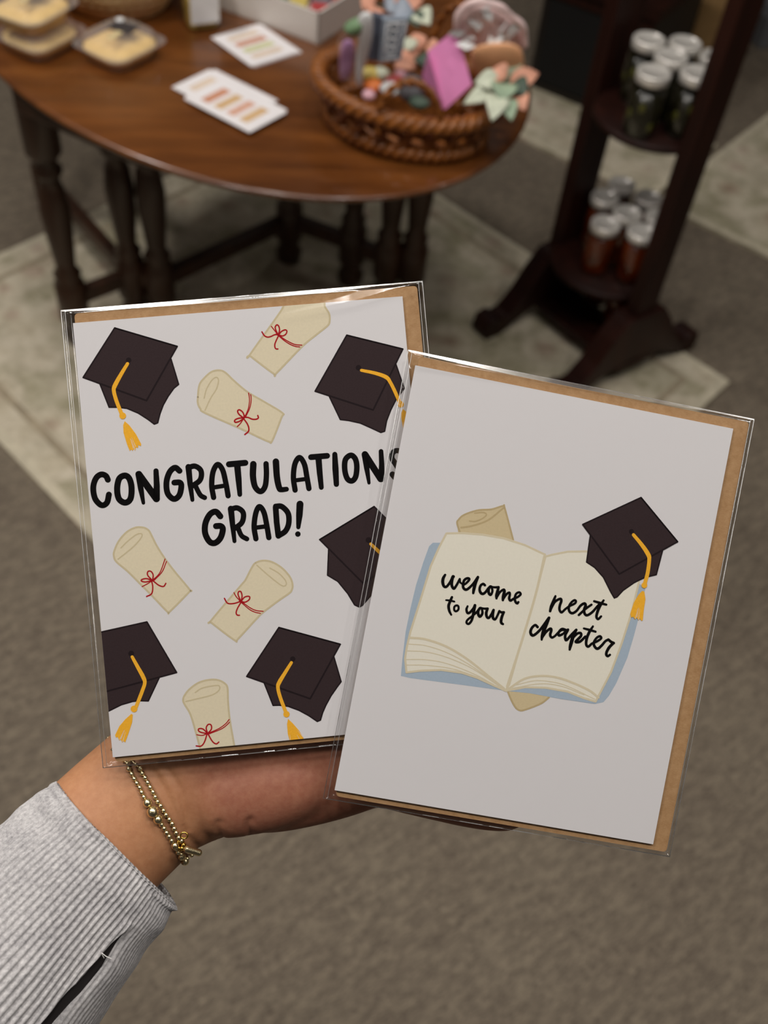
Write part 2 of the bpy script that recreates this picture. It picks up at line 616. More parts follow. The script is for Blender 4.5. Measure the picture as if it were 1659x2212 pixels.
# ------------------------------------------------------------------ gateleg table
TC = Vector((-0.354, 1.708, 0))
TA = math.radians(130)
tab = thing('gateleg_table', 'oval dark walnut gateleg table with turned legs holding the shop goods', 'table', TC)
prof = [(0.0, 0.714), (0.9, 0.714), (0.965, 0.7145), (0.985, 0.717), (0.995, 0.721), (1.0, 0.7245), (0.996, 0.728), (0.985, 0.7295), (0.975, 0.73), (0.9, 0.73), (0.0, 0.73)]
b = MB()
vv, ff = [], []
SEG = 128
for r, z in prof:
    for k in range(SEG):
        a = 2 * PI * k / SEG
        x, y = 0.60 * r * math.cos(a), 0.42 * r * math.sin(a)
        vv.append((x * math.cos(TA) - y * math.sin(TA), x * math.sin(TA) + y * math.cos(TA), z))
for i in range(len(prof) - 1):
    for k in range(SEG):
        k2 = (k + 1) % SEG
        ff.append((i * SEG + k, i * SEG + k2, (i + 1) * SEG + k2, (i + 1) * SEG + k))
b.add(vv, ff, 'polished_walnut', True)
b.build('tabletop', tab, weld=True)

LEGP = [(0.021, 0.0088), (0.024, 0.03), (0.017, 0.05), (0.021, 0.065), (0.024, 0.07), (0.024, 0.155), (0.018, 0.165), (0.022, 0.18), (0.015, 0.195),
        (0.017, 0.22), (0.021, 0.28), (0.023, 0.33), (0.019, 0.375), (0.013, 0.395), (0.021, 0.408), (0.022, 0.416), (0.014, 0.43), (0.021, 0.443), (0.026, 0.452), (0.026, 0.70)]
bl = MB()
bl.lathe([(r * 1.3, z) for r, z in LEGP], 'dark_walnut', seg=20)
leg0 = bl.build('leg', tab)
legs = dict(a=(-0.6981,1.6446), b=(-0.5993,1.7435), c=(-0.5365,1.7397), d=(-0.2997,2.0148), e=(-0.1453,1.9555), f=(-0.0606,1.9109), g=(-0.0032,1.9138), h=(-0.8775,2.0531))
first = True
for k, (x, y) in legs.items():
    o = leg0 if first else leg0.copy()
    if not first:
        COL.objects.link(o)
    first = False
    o.parent = tab
    o.location = (x - TC.x, y - TC.y, 0)

def bar(p, q, z, w, h, name, mat='dark_walnut', parent=tab, off=TC, z2=None):
    P = Vector((p[0], p[1], z)) - off
    Q = Vector((q[0], q[1], z if z2 is None else z2)) - off
    d = Q - P
    rot = Vector((1, 0, 0)).rotation_difference(d).to_matrix()
    b = MB()
    b.box((0, 0, 0), (d.length, w, h), mat, rot)
    o = b.build(name, parent, bevel=0.003)
    o.location = (P + Q) / 2
    return o
for p, q in (('a', 'b'), ('b', 'c'), ('b', 'h'), ('c', 'd'), ('d', 'e'), ('e', 'f'), ('f', 'g')):
    bar(legs[p], legs[q], 0.115, 0.026, 0.034, 'stretcher')
bar(legs['c'], legs['d'], 0.672, 0.024, 0.075, 'apron')
bar(legs['b'], legs['h'], 0.672, 0.024, 0.075, 'apron')
bar(legs['d'], legs['e'], 0.672, 0.024, 0.075, 'apron')
bar(legs['a'], legs['b'], 0.682, 0.022, 0.055, 'gate_rail')
bar(legs['f'], legs['g'], 0.682, 0.022, 0.055, 'gate_rail')
bar((-0.6162,1.3975), (-0.3895,1.2809), 0.694, 0.02, 0.036, 'leaf_support')

TZ = 0.73
# ------------------------------------------------------------------ clear boxes of cake
def rr(w, d, r, n=5):
    out = []
    for cx, cy, a0 in ((w / 2 - r, d / 2 - r, 0), (-w / 2 + r, d / 2 - r, 90), (-w / 2 + r, -d / 2 + r, 180), (w / 2 - r, -d / 2 + r, 270)):
        for k in range(n + 1):
            a = math.radians(a0 + 90 * k / n)
            out.append((cx + r * math.cos(a), cy + r * math.sin(a)))
    return out

def stacked(b, rings, mat, smooth=False, cap0=True, cap1=True):
    """rings: list of (outline, z)"""
    vv, ff = [], []
    n = len(rings[0][0])
    for ol, z in rings:
        vv += [(x, y, z) for x, y in ol]
    for i in range(len(rings) - 1):
        for k in range(n):
            k2 = (k + 1) % n
            ff.append((i * n + k, i * n + k2, (i + 1) * n + k2, (i + 1) * n + k))
    if cap0: ff.append(tuple(reversed(range(n))))
    if cap1: ff.append(tuple((len(rings) - 1) * n + k for k in range(n)))
    b.add(vv, ff, mat, smooth)

def cake_box(loc, rz, label):
    t = thing('cake_box', label, 'food box', loc, (0, 0, rz), 'clear boxes of cake')
    b = MB()
    stacked(b, [(rr(0.090, 0.080, 0.024), 0.0), (rr(0.100, 0.090, 0.026), 0.028), (rr(0.114, 0.104, 0.020), 0.0285), (rr(0.114, 0.104, 0.020), 0.030)], 'clear_plastic', cap1=False)
    b.build('tub', t)
    b = MB()
    stacked(b, [(rr(0.114, 0.104, 0.020), 0.0305), (rr(0.104, 0.094, 0.026), 0.031), (rr(0.092, 0.082, 0.024), 0.046), (rr(0.086, 0.076, 0.022), 0.048)], 'lid_plastic', cap0=False)
    b.blob((0.030, 0.026, 0.049), 0.007, 'packet_white', squash=(1, 1, .5))  # white blob stands in for a gleam on the lid
    b.build('lid', t)
    b = MB()
    stacked(b, [(rr(0.084, 0.074, 0.023), 0.0015), (rr(0.096, 0.086, 0.025), 0.022), (rr(0.095, 0.085, 0.025), 0.027), (rr(0.082, 0.072, 0.022), 0.030)], 'cake_yellow', smooth=True)
    b.build('cake', t)
    b = MB()
    b.box((0.016, 0.006, 0.0488), (0.030, 0.040, 0.0005), 'label_black', Matrix.Rotation(0.2, 3, 'Z'))
    b.box((-0.012, -0.004, 0.0494), (0.030, 0.010, 0.0005), 'label_cream', Matrix.Rotation(0.2, 3, 'Z'))
    b.build('label', t)
    for ch in kids(t):
        for v in ch.data.vertices:
            v.co.z *= 0.76
    return t
c0 = cake_box((-0.6022,1.4872,0.73), 1.12, 'clear clamshell box of yellow cake, bottom one of the stack of two')
p = c0.location
dup(c0, (p.x - 0.004, p.y - 0.002, TZ + 0.0392), (0, 0, 1.2), 'clear clamshell box of yellow cake on top of another at the table corner')
dup(c0, (-0.4799,1.4858,0.73), (0, 0, 1.05), 'clear clamshell box of yellow cake standing alone on the table beside the stack')

# woven straw bowl
t = thing('straw_bowl', 'coiled straw bowl at the back of the table behind the cake boxes', 'bowl', (-0.5299,1.666,0.73))
b = MB()
for i in range(11):
    z = 0.008 + i * 0.0125
    r = 0.062 + 0.050 * math.sin(min(1, (i + 1) / 8) * PI / 2)
    pts = [((r + 0.0012 * math.sin(40 * a + i)) * math.cos(a), (r + 0.0012 * math.sin(40 * a + i)) * math.sin(a), z) for a in [2 * PI * k / 120 for k in range(120)]]
    b.tube(pts, 0.0085, 'straw_coil', 8, closed=True)
b.build('coiled_wall', t)
b = MB()
b.lathe([(0.0, 0.0), (0.066, 0.0), (0.066, 0.012), (0.0, 0.012)], 'straw_coil')
b.build('base', t)

# square glass jar with white label
t = thing('candle_jar', 'small square glass jar with a white label between straw bowl and white tray', 'jar', (-0.3864,1.6206,0.73), (0, 0, math.radians(28)))
b = MB()
stacked(b, [(rr(0.050, 0.050, 0.008), 0.0), (rr(0.056, 0.056, 0.009), 0.004), (rr(0.056, 0.056, 0.009), 0.062), (rr(0.040, 0.040, 0.015), 0.070), (rr(0.040, 0.040, 0.015), 0.078)], 'jar_glass', cap1=False)
b.build('glass', t)
b = MB()
stacked(b, [(rr(0.044, 0.044, 0.008), 0.004), (rr(0.048, 0.048, 0.009), 0.05)], 'candy_yellow')
b.build('wax', t)
b = MB()
b.box((0, -0.0288, 0.036), (0.046, 0.0006, 0.044), 'packet_white')
b.build('label', t)
b = MB()
stacked(b, [(rr(0.046, 0.046, 0.018), 0.0785), (rr(0.046, 0.046, 0.018), 0.090)], 'packet_white')
b.build('lid', t)

# white tray box
TR0 = Vector((-0.1939,1.5971,0.73))
TR1 = Vector((-0.3831,1.6894,0.73))
ax = (TR1 - TR0).normalized()
ay = Vector((-ax.y, ax.x, 0))
if ay.y < 0: ay = -ay
t = thing('white_tray', 'white cardboard tray of small packets at the back of the table', 'tray', TR0)
LX, LY, HZ = 0.215, 0.17, 0.050
tr_rot = Matrix((ax, ay, (0, 0, 1))).transposed()
b = MB()
for c, s in (((LX / 2, LY / 2, 0.0015), (LX, LY, 0.003)), ((LX / 2, 0.002, HZ / 2), (LX, 0.004, HZ)), ((LX / 2, LY - 0.002, HZ / 2), (LX, 0.004, HZ)), ((0.002, LY / 2, HZ / 2), (0.004, LY, HZ)), ((LX - 0.002, LY / 2, HZ / 2), (0.004, LY, HZ))):
    b.box(tr_rot @ Vector(c), s, 'box_white', tr_rot)
b.build('tray_body', t)
cols = ['candy_red', 'candy_yellow', 'sage_green', 'candy_blue', 'packet_white', 'candy_red', 'slate_packet', 'candy_rose', 'candy_yellow', 'candy_blue']
words = ['red', 'yellow', 'green', 'blue', 'white', 'dark red', 'slate grey', 'rose', 'pale yellow', 'pale blue']
for i in range(10):
    u_, v_ = 0.030 + (i % 5) * 0.039, 0.045 + (i // 5) * 0.075
    p = TR0 + tr_rot @ Vector((u_, v_, 0))
    b = MB()
    b.box((0, 0, 0.016), (0.030, 0.050, 0.030), cols[i], Matrix.Rotation(random.uniform(-.12, .12), 3, 'Z') @ Matrix.Rotation(random.uniform(-.06, .06), 3, 'X'))
    o = b.build('packet', bevel=0.004)
    o.location = (p.x, p.y, TZ + 0.0042)
    tag(o, 'small %s packet in the white tray, %s row' % (words[i], 'front' if i < 5 else 'back'), 'packet', 'packets in the white tray')

# swatch cards
def swatch_card(P, ex, ey, cols_, label, group, z, bar_w=0.0085):
    """card with corner P, edges ex (long) and ey (short), lying at height z"""
    ex, ey = Vector(ex), Vector(ey)
    t = thing('swatch_card', label, 'card', (P[0], P[1], z), (0, 0, math.atan2(ex.y, ex.x)), group)
    L_, W_ = ex.length, ey.length
    b = MB()
    b.box((L_ / 2, W_ / 2, 0.0006), (L_, W_, 0.0012), 'swatch_paper')
    b.build('card_panel', t)
    for i, c in enumerate(cols_):
        b = MB()
        b.box((L_ * (0.20 + 0.195 * i), W_ * 0.50, 0.00135), (L_ * 0.125, W_ * 0.60, 0.0003), c)
        b.build('colour_bar', t)
    return t
def quad(l, bo, r):
    l, bo, r = Vector(l), Vector(bo), Vector(r)
    ex = bo - l
    ey = r - bo
    n = Vector((-ex.y, ex.x, 0)).normalized()
    s = 1 if ey.dot(n) > 0 else -1
    return l, ex, n * s * abs(ey.dot(n)), s
WARM = ['swatch_terracotta', 'swatch_ochre', 'swatch_rose', 'swatch_ochre']
PALE = ['swatch_sand', 'swatch_sand', 'swatch_ochre', 'swatch_sand']
l, ex, ey, sg = quad((-0.3584,1.3728,0.733), (-0.251,1.3038,0.733), (-0.2001,1.3644,0.733))
du = ex.normalized(); dv = ey.normalized()
offs = [(-0.30 * ex + 0.30 * ey, PALE), (-0.32 * ex + 0.19 * ey, PALE), (-0.05 * ex + 0.10 * ey, PALE), (Vector((0, 0, 0)), WARM)]
lab = ['bottom white swatch card of the fanned pile, set furthest back', 'white swatch card second from the bottom of the fanned pile', 'white swatch card just under the top one of the fanned pile', 'white swatch card with four terracotta bars on top of the fanned pile']
for i, (o_, cc) in enumerate(offs):
    swatch_card(l + o_, ex, ey, cc, lab[i], 'fanned pile of swatch cards', TZ + 0.0004 + i * 0.0019)
l, ex, ey, sg = quad((-0.3603,1.5739,0.733), (-0.2828,1.4973,0.733), (-0.2176,1.561,0.733))
MIXED = ['swatch_sand', 'swatch_terracotta', 'swatch_green', 'swatch_sand']
swatch_card(l + Vector((0.004, 0.003, 0)), ex, ey, PALE, 'lower white swatch card of the pair beside the white tray', 'pair of swatch cards', TZ + 0.0004)
swatch_card(l, ex, ey, MIXED, 'white swatch card with a green bar, upper of the pair beside the white tray', 'pair of swatch cards', TZ + 0.0023)

# ------------------------------------------------------------------ wicker basket
BC = Vector((-0.0393,1.3815,0.73))
BA, BB = 0.128, 0.098
BR = math.radians(-18)
bk = thing('wicker_basket', 'shallow oval honey wicker basket with ring handles on the table front', 'basket', BC, (0, 0, BR))
def ring(sc, z, n=160, f=None):
    out = []
    for k in range(n):
        a = 2 * PI * k / n
        dr, dz = f(a) if f else (0, 0)
        out.append(((BA * sc + dr) * math.cos(a), (BB * sc + dr) * math.sin(a), z + dz))
    return out
b = MB()
b.lathe([(0.0, 0.002), (0.80, 0.002), (0.82, 0.006), (0.80, 0.010), (0.0, 0.010)], 'honey_wicker', seg=48, sx=BA, sy=BB)
b.build('basket_floor', bk)
b = MB()
for ph in (0, PI):
    b.tube(ring(0.90, 0.012, f=lambda a: (0.0055 * math.cos(26 * a + ph), 0.0055 * math.sin(26 * a + ph))), 0.0062, 'honey_wicker', 8, closed=True)
b.build('foot_braid', bk)
b = MB()
NST = 22
for k in range(NST):
    for s in (-1, 1):
        pts = []
        for j in range(9):
            u_ = j / 8
            a = 2 * PI * (k + s * u_ * 1.15) / NST
            sc = 0.90 + 0.12 * u_
            off = 0.0018 * s
            pts.append(((BA * sc + off) * math.cos(a), (BB * sc + off) * math.sin(a), 0.014 + 0.046 * u_))
        for d in (-0.0045, 0.0, 0.0045):
            b.tube([(x * (1 + d * 0) - d * math.sin(2 * PI * k / NST), y + d * math.cos(2 * PI * k / NST), z) for x, y, z in pts], 0.0026, 'honey_wicker', 6)
for z in (0.027, 0.042):
    sc = 0.90 + 0.12 * (z - 0.014) / 0.046
    b.tube(ring(sc, z, 160, lambda a: (0.003 * math.sin(NST * a), 0)), 0.0028, 'honey_wicker', 6, closed=True)
b.build('lattice_wall', bk)
b = MB()
for ph in (0, 2 * PI / 3, 4 * PI / 3):
    b.tube(ring(1.03, 0.063, f=lambda a: (0.0065 * math.cos(18 * a + ph), 0.0065 * math.sin(18 * a + ph))), 0.0066, 'honey_wicker', 8, closed=True)
b.build('rim_braid', bk)
def loop(an, w, h, lean):
    b = MB()
    cx, cy = BA * 1.0 * math.cos(an), BB * 1.0 * math.sin(an)
    tx, ty = -math.sin(an), math.cos(an)
    nx, ny = math.cos(an), math.sin(an)
    for ph in (0, PI):
        pts = []
        for k in range(49):
            q = PI * (-0.12 + 1.24 * k / 48)
            x = w * math.cos(q)
            z = 0.063 + h * math.sin(q)
            tw = 0.0028
            pts.append((cx + tx * x + nx * (lean * h * math.sin(q) + tw * math.cos(9 * q + ph)), cy + ty * x + ny * (lean * h * math.sin(q) + tw * math.cos(9 * q + ph)), z + tw * math.sin(9 * q + ph)))
        b.tube(pts, 0.0036, 'honey_wicker', 8)
    return b.build('ring_handle', bk)
loop(math.radians(-72), 0.042, 0.058, 0.05)
loop(math.radians(72), 0.050, 0.085, 0.0)

# things in the basket ------------------------------------------------
def pouch(name, pts, thick, mat, label, cat, group=None, parent=None, up=2):
    """a soft bag: closed outline in space, bulging both ways"""
    P = [Vector(p) for p in pts]
    if len(P) < 12:
        P = catmull(P, 4, True)
    c = sum(P, Vector()) / len(P)
    n = Vector()
    for i in range(len(P)):
        n += (P[i] - c).cross(P[(i + 1) % len(P)] - c)
    n.normalize()
    b = MB()
    rings = [(1.0, 0.0), (0.93, 0.42), (0.78, 0.72), (0.5, 0.93), (0.2, 1.0)]
    for s in (1, -1):
        vv, ff = [], []
        for r, h in rings:
            for i, p in enumerate(P):
                wob = 0.06 * noise.noise(p * 60 + Vector((0, 0, s * 3))) if r < 1 else 0
                vv.append(c + (p - c) * r + n * s * thick * (h + wob))
        m = len(P)
        for j in range(len(rings) - 1):
            for i in range(m):
                i2 = (i + 1) % m
                ff.append((j * m + i, j * m + i2, (j + 1) * m + i2, (j + 1) * m + i))
        ff.append(tuple((len(rings) - 1) * m + i for i in range(m)))
        b.add(vv, ff, mat, True)
    o = b.build(name, parent, weld=True, origin=c if parent is None else None)
    if parent is None:
        tag(o, label, cat, group)
    return o
def slab(name, quad_, thick, mat, label=None, cat=None, group=None, parent=None):
    P = [Vector(p) for p in quad_]
    c = sum(P, Vector()) / len(P)
    n = (P[1] - P[0]).cross(P[2] - P[0]).normalized() * thick
    b = MB()
    m = len(P)
    b.add([p for p in P] + [p + n for p in P], [tuple(range(m)), tuple(m + i for i in reversed(range(m)))] + [(i, (i + 1) % m, m + (i + 1) % m, m + i) for i in range(m)], mat)
    o = b.build(name, parent, origin=c if parent is None else None)
    if parent is None:
        tag(o, label, cat, group)
    return o

pb = pouch('treat_bag', [(0.0306,1.4001,0.845), (0.0185,1.3911,0.8668), (0.0129,1.3778,0.8998), (0.033,1.37,0.9246), (0.067,1.3763,0.9201), (0.0966,1.388,0.9005), (0.1139,1.4,0.8743), (0.1143,1.4105,0.8439), (0.0932,1.4107,0.8353), (0.0672,1.4073,0.8363), (0.0408,1.4028,0.8404)], 0.014, 'pink_plastic', 'crinkly pink treat bag with caramel sweets at the right of the wicker basket', 'bag')
def child(o, p):
    o.parent = p
    o.matrix_parent_inverse = Matrix.Translation(-p.location)
    return o
q = pouch('sweets', [(0.042,1.3512,0.8675), (0.0738,1.3498,0.882), (0.1058,1.3564,0.8748), (0.1158,1.3728,0.8297), (0.0919,1.3764,0.8083), (0.0546,1.3682,0.821)], 0.007, 'caramel', None, None, parent=pb)
q.matrix_parent_inverse = Matrix.Translation(-pb.location)
b = MB()
sc = [(0.017,1.3676,0.8866), (0.0207,1.3576,0.9125), (0.0389,1.3525,0.9298), (0.0665,1.3579,0.9255), (0.0869,1.3665,0.9112), (0.1069,1.3766,0.8922), (0.1132,1.3876,0.8642)]
cc = catmull(sc, 8)
b.tube(cc, [0.0042 + 0.0007 * math.sin(k * 0.55) for k in range(len(cc))], 'pink_plastic', 10)
q = b.build('frilled_top', pb)
q.matrix_parent_inverse = Matrix.Translation(-pb.location)
b = MB()
b.blob((0.0302,1.3549,0.9059), 0.010, 'clear_plastic', squash=(1, .6, 1.6))
for k in range(34):
    p = Vector((0.0565,1.3638,0.8919)) + Vector((random.uniform(-.03, .03), random.uniform(-.006, .006), random.uniform(-.022, .026)))
    d1_, d2_ = Vector((random.uniform(-1, 1), random.uniform(-.4, .4), random.uniform(-1, 1))) * .017, Vector((random.uniform(-1, 1), random.uniform(-.4, .4), random.uniform(-1, 1))) * .017
    b.add([p, p + d1_, p + d1_ + d2_, p + d2_], [(0, 1, 2, 3)], 'packet_white' if k % 2 == 0 else 'clear_plastic')  # white pieces stand in for glints on the cellophane
q = b.build('cellophane_glints', pb)
q.matrix_parent_inverse = Matrix.Translation(-pb.location)

pk = slab('pink_gift_card', [(0.0173,1.3746,0.8817), (0.0481,1.3475,0.8221), (0.0168,1.3471,0.7829), (-0.0162,1.3722,0.8492)], 0.0015, 'pink_card', 'bright pink folded gift card leaning in the wicker basket', 'card')
q = slab('back_leaf', [(-0.0166,1.3608,0.8533), (0.0163,1.3491,0.781), (0.0007,1.3605,0.7805), (-0.0206,1.3717,0.8132)], 0.0015, 'pink_card', parent=pk)
q.matrix_parent_inverse = Matrix.Translation(-pk.location)

pouch('sachet', [(-0.1385,1.3783,0.8492), (-0.1238,1.3715,0.8728), (-0.1048,1.3712,0.8795), (-0.1054,1.3887,0.8305), (-0.111,1.386,0.788), (-0.1253,1.3854,0.7845), (-0.1351,1.3815,0.7939), (-0.1403,1.3904,0.8123)], 0.010, 'clear_plastic', 'clear tube sachet with lilac filling and green top at the left of the wicker basket', 'sachet')
pouch('lilac_filling', [(-0.1354,1.3821,0.8396), (-0.119,1.3828,0.8431), (-0.1194,1.3971,0.7983), (-0.1282,1.4012,0.7802), (-0.1375,1.3988,0.785)], 0.006, 'lilac_paper', 'lilac paper roll inside the clear tube sachet', 'paper roll')
pouch('green_tuft', [(-0.1313,1.3558,0.874), (-0.1174,1.3528,0.8862), (-0.1048,1.3531,0.8894), (-0.1056,1.3596,0.8723), (-0.1202,1.3608,0.8645)], 0.010, 'sage_green', 'sage green tuft on top of the clear tube sachet', 'decoration')
pouch('sachet', [(-0.1114,1.3494,0.8944), (-0.0947,1.3494,0.8994), (-0.0928,1.3654,0.8588), (-0.1026,1.381,0.8083), (-0.1039,1.3841,0.783), (-0.1118,1.3827,0.7848), (-0.1141,1.38,0.8074), (-0.1125,1.3649,0.8535)], 0.008, 'packet_white', 'narrow white shiny sachet beside the slate grey packets in the wicker basket', 'sachet')
d1 = slab('patterned_packet', [(-0.081,1.3624,0.8881), (-0.046,1.3645,0.8938), (-0.0519,1.369,0.8335), (-0.0819,1.3675,0.8273)], 0.008, 'slate_packet', 'slate grey packet with white pattern standing in the wicker basket', 'packet')
b = MB()
for p, q in (((-0.0744,1.3603,0.885), (-0.0768,1.3613,0.8354)), ((-0.0496,1.362,0.8884), (-0.0551,1.3623,0.8402)), ((-0.0744,1.3603,0.885), (-0.0496,1.362,0.8884)), ((-0.0768,1.3613,0.8354), (-0.0551,1.3623,0.8402))):
    b.tube([p, q], 0.0007, 'packet_white', 6)
for cx in ((-0.0642,1.3595,0.8817), (-0.0651,1.3602,0.8708), (-0.0661,1.3607,0.8598), (-0.0672,1.3609,0.8496)):
    c = Vector(cx)
    b.tube([c + Vector((0.007 * math.cos(a), 0, 0.005 * math.sin(a))) for a in [2 * PI * k / 16 for k in range(16)]], 0.0008, 'packet_white', 6, closed=True)
q = b.build('white_pattern', d1)
q.matrix_parent_inverse = Matrix.Translation(-d1.location)
slab('plain_packet', [(-0.0943,1.3715,0.8886), (-0.0757,1.3756,0.8841), (-0.0789,1.3798,0.8236), (-0.1019,1.3767,0.8249)], 0.010, 'slate_dark', 'darker slate packet behind the patterned one in the wicker basket', 'packet')

def sweet(name, p, r, mat, label, sq=(1, 1, 1)):
    b = MB()
    b.blob((0, 0, 0), r, mat, squash=sq)
    o = b.build(name)
    o.location = p
    tag(o, label, 'sweet' if name == 'sweet' else name.replace('_', ' '), 'sweets in the wicker basket' if name == 'sweet' else None)
sweet('wool_ball', (-0.0332,1.3623,0.7983), 0.019, 'grey_fuzz', 'dark grey fuzzy ball behind the front ring handle of the basket')
sweet('sweet', (-0.0611,1.3693,0.7912), 0.013, 'packet_white', 'white wrapped sweet left of the dark grey ball', (1.4, 1, .7))
sweet('sweet', (-0.087,1.3849,0.7847), 0.012, 'candy_orange', 'orange wrapped sweet left of the white sweet', (1.2, 1, .8))
sweet('sweet', (-0.0919,1.3648,0.7808), 0.010, 'candy_rose', 'silvery rose sweet in front of the orange one', (1, 1, .8))
sweet('sweet', (-0.096,1.4249,0.7793), 0.014, 'candy_yellow', 'yellow and green wrapped sweet behind the orange one', (1.3, 1, .8))
sweet('sweet', (-0.0815,1.4273,0.7813), 0.012, 'pale_leaf', 'pale green wrapped sweet behind the white one', (1.2, 1, .8))
sweet('sweet', (-0.0593,1.3969,0.7883), 0.011, 'candy_red', 'red wrapped sweet behind the white one', (1.3, 1, .8))
sweet('sweet', (-0.0199,1.3391,0.7919), 0.012, 'leaf_dark', 'dark green wrapped sweet under the grey ball', (1.3, 1, .7))
sweet('sweet', (-0.0507,1.4204,0.7885), 0.011, 'candy_rose', 'pale pink sweet behind the grey ball', (1, 1, 1))
sweet('sweet', (-0.1158,1.3716,0.7604), 0.010, 'packet_white', 'white sweet tucked by the left end of the basket', (1, 1, 1))

# faux leaf garlands
def leaf(parent, base, tip, width, mat, curl=0.15, view=Vector((0, -0.64, 0.77))):
    base, tip = Vector(base), Vector(tip)
    d = tip - base
    L_ = d.length
    d.normalize()
    s = d.cross(view).normalized()
    n = s.cross(d)
    vv, ff = [], []
    N_ = 9
    for i in range(N_):
        u_ = i / (N_ - 1)
        w = width * math.sin(PI * min(1, u_ ** 0.75)) ** 0.9 if 0 < u_ < 1 else 0.0002
        ctr = base + d * L_ * u_ + n * (curl * L_ * math.sin(PI * u_))
        for j in (-1, -0.5, 0, 0.5, 1):
            vv.append(ctr + s * w * j + n * (abs(j) * 0.25 * w))
    for i in range(N_ - 1):
        for j in range(4):
            a = i * 5 + j
            ff.append((a, a + 1, a + 6, a + 5))
    b = MB()
    b.add(vv, ff, mat, True)
    o = b.build('leaf', parent, fix=False)
    so = o.modifiers.new('solid', 'SOLIDIFY')
    so.thickness = 0.0008
    o.matrix_parent_inverse = Matrix.Translation(-parent.location)
    return o
g1 = thing('leaf_garland', 'faux garland of green and peach leaves over the right rim of the basket', 'garland', (0.0923,1.3373,0.8283))
for a, bb, w, m in (
    ((0.0958,1.3497,0.8257), (0.1048,1.3698,0.8557), .018, 'leaf_green'), ((0.0982,1.3403,0.8308), (0.1365,1.3569,0.8448), .014, 'leaf_peach'),
    ((0.1002,1.3332,0.8379), (0.1227,1.3137,0.8346), .015, 'leaf_dark'), ((0.0909,1.3323,0.8372), (0.0897,1.293,0.8302), .018, 'leaf_green'),
    ((0.0848,1.3102,0.8316), (0.0781,1.2637,0.8185), .016, 'pale_leaf'), ((0.0841,1.3278,0.8412), (0.0505,1.3237,0.8377), .014, 'pale_leaf'),
    ((0.0858,1.3391,0.8298), (0.0496,1.3285,0.8209), .014, 'leaf_green'), ((0.1051,1.3217,0.8282), (0.1223,1.2971,0.8205), .014, 'leaf_peach'),
    ((0.0828,1.3244,0.8305), (0.0388,1.306,0.8149), .012, 'pale_leaf'), ((0.0929,1.3353,0.8436), (0.0712,1.3419,0.8492), .014, 'leaf_peach'),
    ((0.0941,1.3063,0.8283), (0.1044,1.2709,0.818), .013, 'leaf_green')):
    leaf(g1, a, bb, w, m)
b = MB()
b.tube(catmull([(0.0447,1.3256,0.8119), (0.0744,1.3381,0.8224), (0.0988,1.3437,0.8272), (0.1148,1.3346,0.826)], 6), 0.0018, 'leaf_dark', 6)
q = b.build('stem', g1); q.matrix_parent_inverse = Matrix.Translation(-g1.location)
g2 = thing('leaf_garland', 'faux garland of peach and grey green leaves across the middle of the basket', 'garland', (-0.0314,1.4423,0.7939))
for a, bb, w, m in (
    ((-0.0295,1.4428,0.8075), (-0.0616,1.4552,0.8179), .016, 'leaf_peach'), ((-0.032,1.4375,0.8029), (-0.0633,1.4171,0.7988), .016, 'leaf_peach'),
    ((-0.0256,1.4308,0.8103), (0.0025,1.4207,0.8019), .015, 'leaf_green'), ((-0.0303,1.4479,0.8117), (-0.0401,1.4674,0.8282), .014, 'leaf_peach'),
    ((-0.0207,1.4414,0.8193), (0.0026,1.441,0.819), .013, 'leaf_peach'), ((-0.0432,1.4367,0.8154), (-0.0489,1.4514,0.8278), .013, 'pale_leaf'),
    ((-0.0293,1.433,0.8122), (-0.0141,1.4119,0.8075), .012, 'leaf_dark')):
    leaf(g2, a, bb, w, m)
b = MB()
b.tube(catmull([(-0.0544,1.4557,0.8118), (-0.0329,1.4475,0.8048), (-0.0156,1.444,0.8019)], 6), 0.0018, 'leaf_dark', 6)
q = b.build('stem', g2); q.matrix_parent_inverse = Matrix.Translation(-g2.location)
g3 = thing('leaf_garland', 'faux garland of peach and slate leaves along the back rim of the basket', 'garland', (-0.0761,1.5357,0.827))
for a, bb, w, m in (
    ((-0.1041,1.5384,0.8292), (-0.1257,1.5443,0.8342), .018, 'leaf_peach'), ((-0.1002,1.5361,0.8273), (-0.108,1.5146,0.8223), .015, 'leaf_peach'),
    ((-0.0901,1.537,0.8281), (-0.0637,1.5448,0.8346), .018, 'slate_packet'), ((-0.0751,1.5229,0.8293), (-0.0445,1.5242,0.8304), .018, 'slate_packet'),
    ((-0.0633,1.5422,0.8324), (-0.0337,1.5512,0.8401), .016, 'leaf_peach'), ((-0.0414,1.5261,0.8319), (-0.0186,1.5024,0.825), .016, 'pale_leaf'),
    ((-0.0478,1.5229,0.8292), (-0.0349,1.4983,0.8215), .014, 'leaf_dark'), ((-0.0875,1.5425,0.8327), (-0.0794,1.5565,0.8445), .016, 'leaf_peach')):
    leaf(g3, a, bb, w, m)
b = MB()
b.tube(catmull([(-0.1184,1.5448,0.8281), (-0.0835,1.5428,0.8264), (-0.0421,1.5429,0.8265)], 6), 0.0018, 'leaf_dark', 6)
q = b.build('stem', g3); q.matrix_parent_inverse = Matrix.Translation(-g3.location)

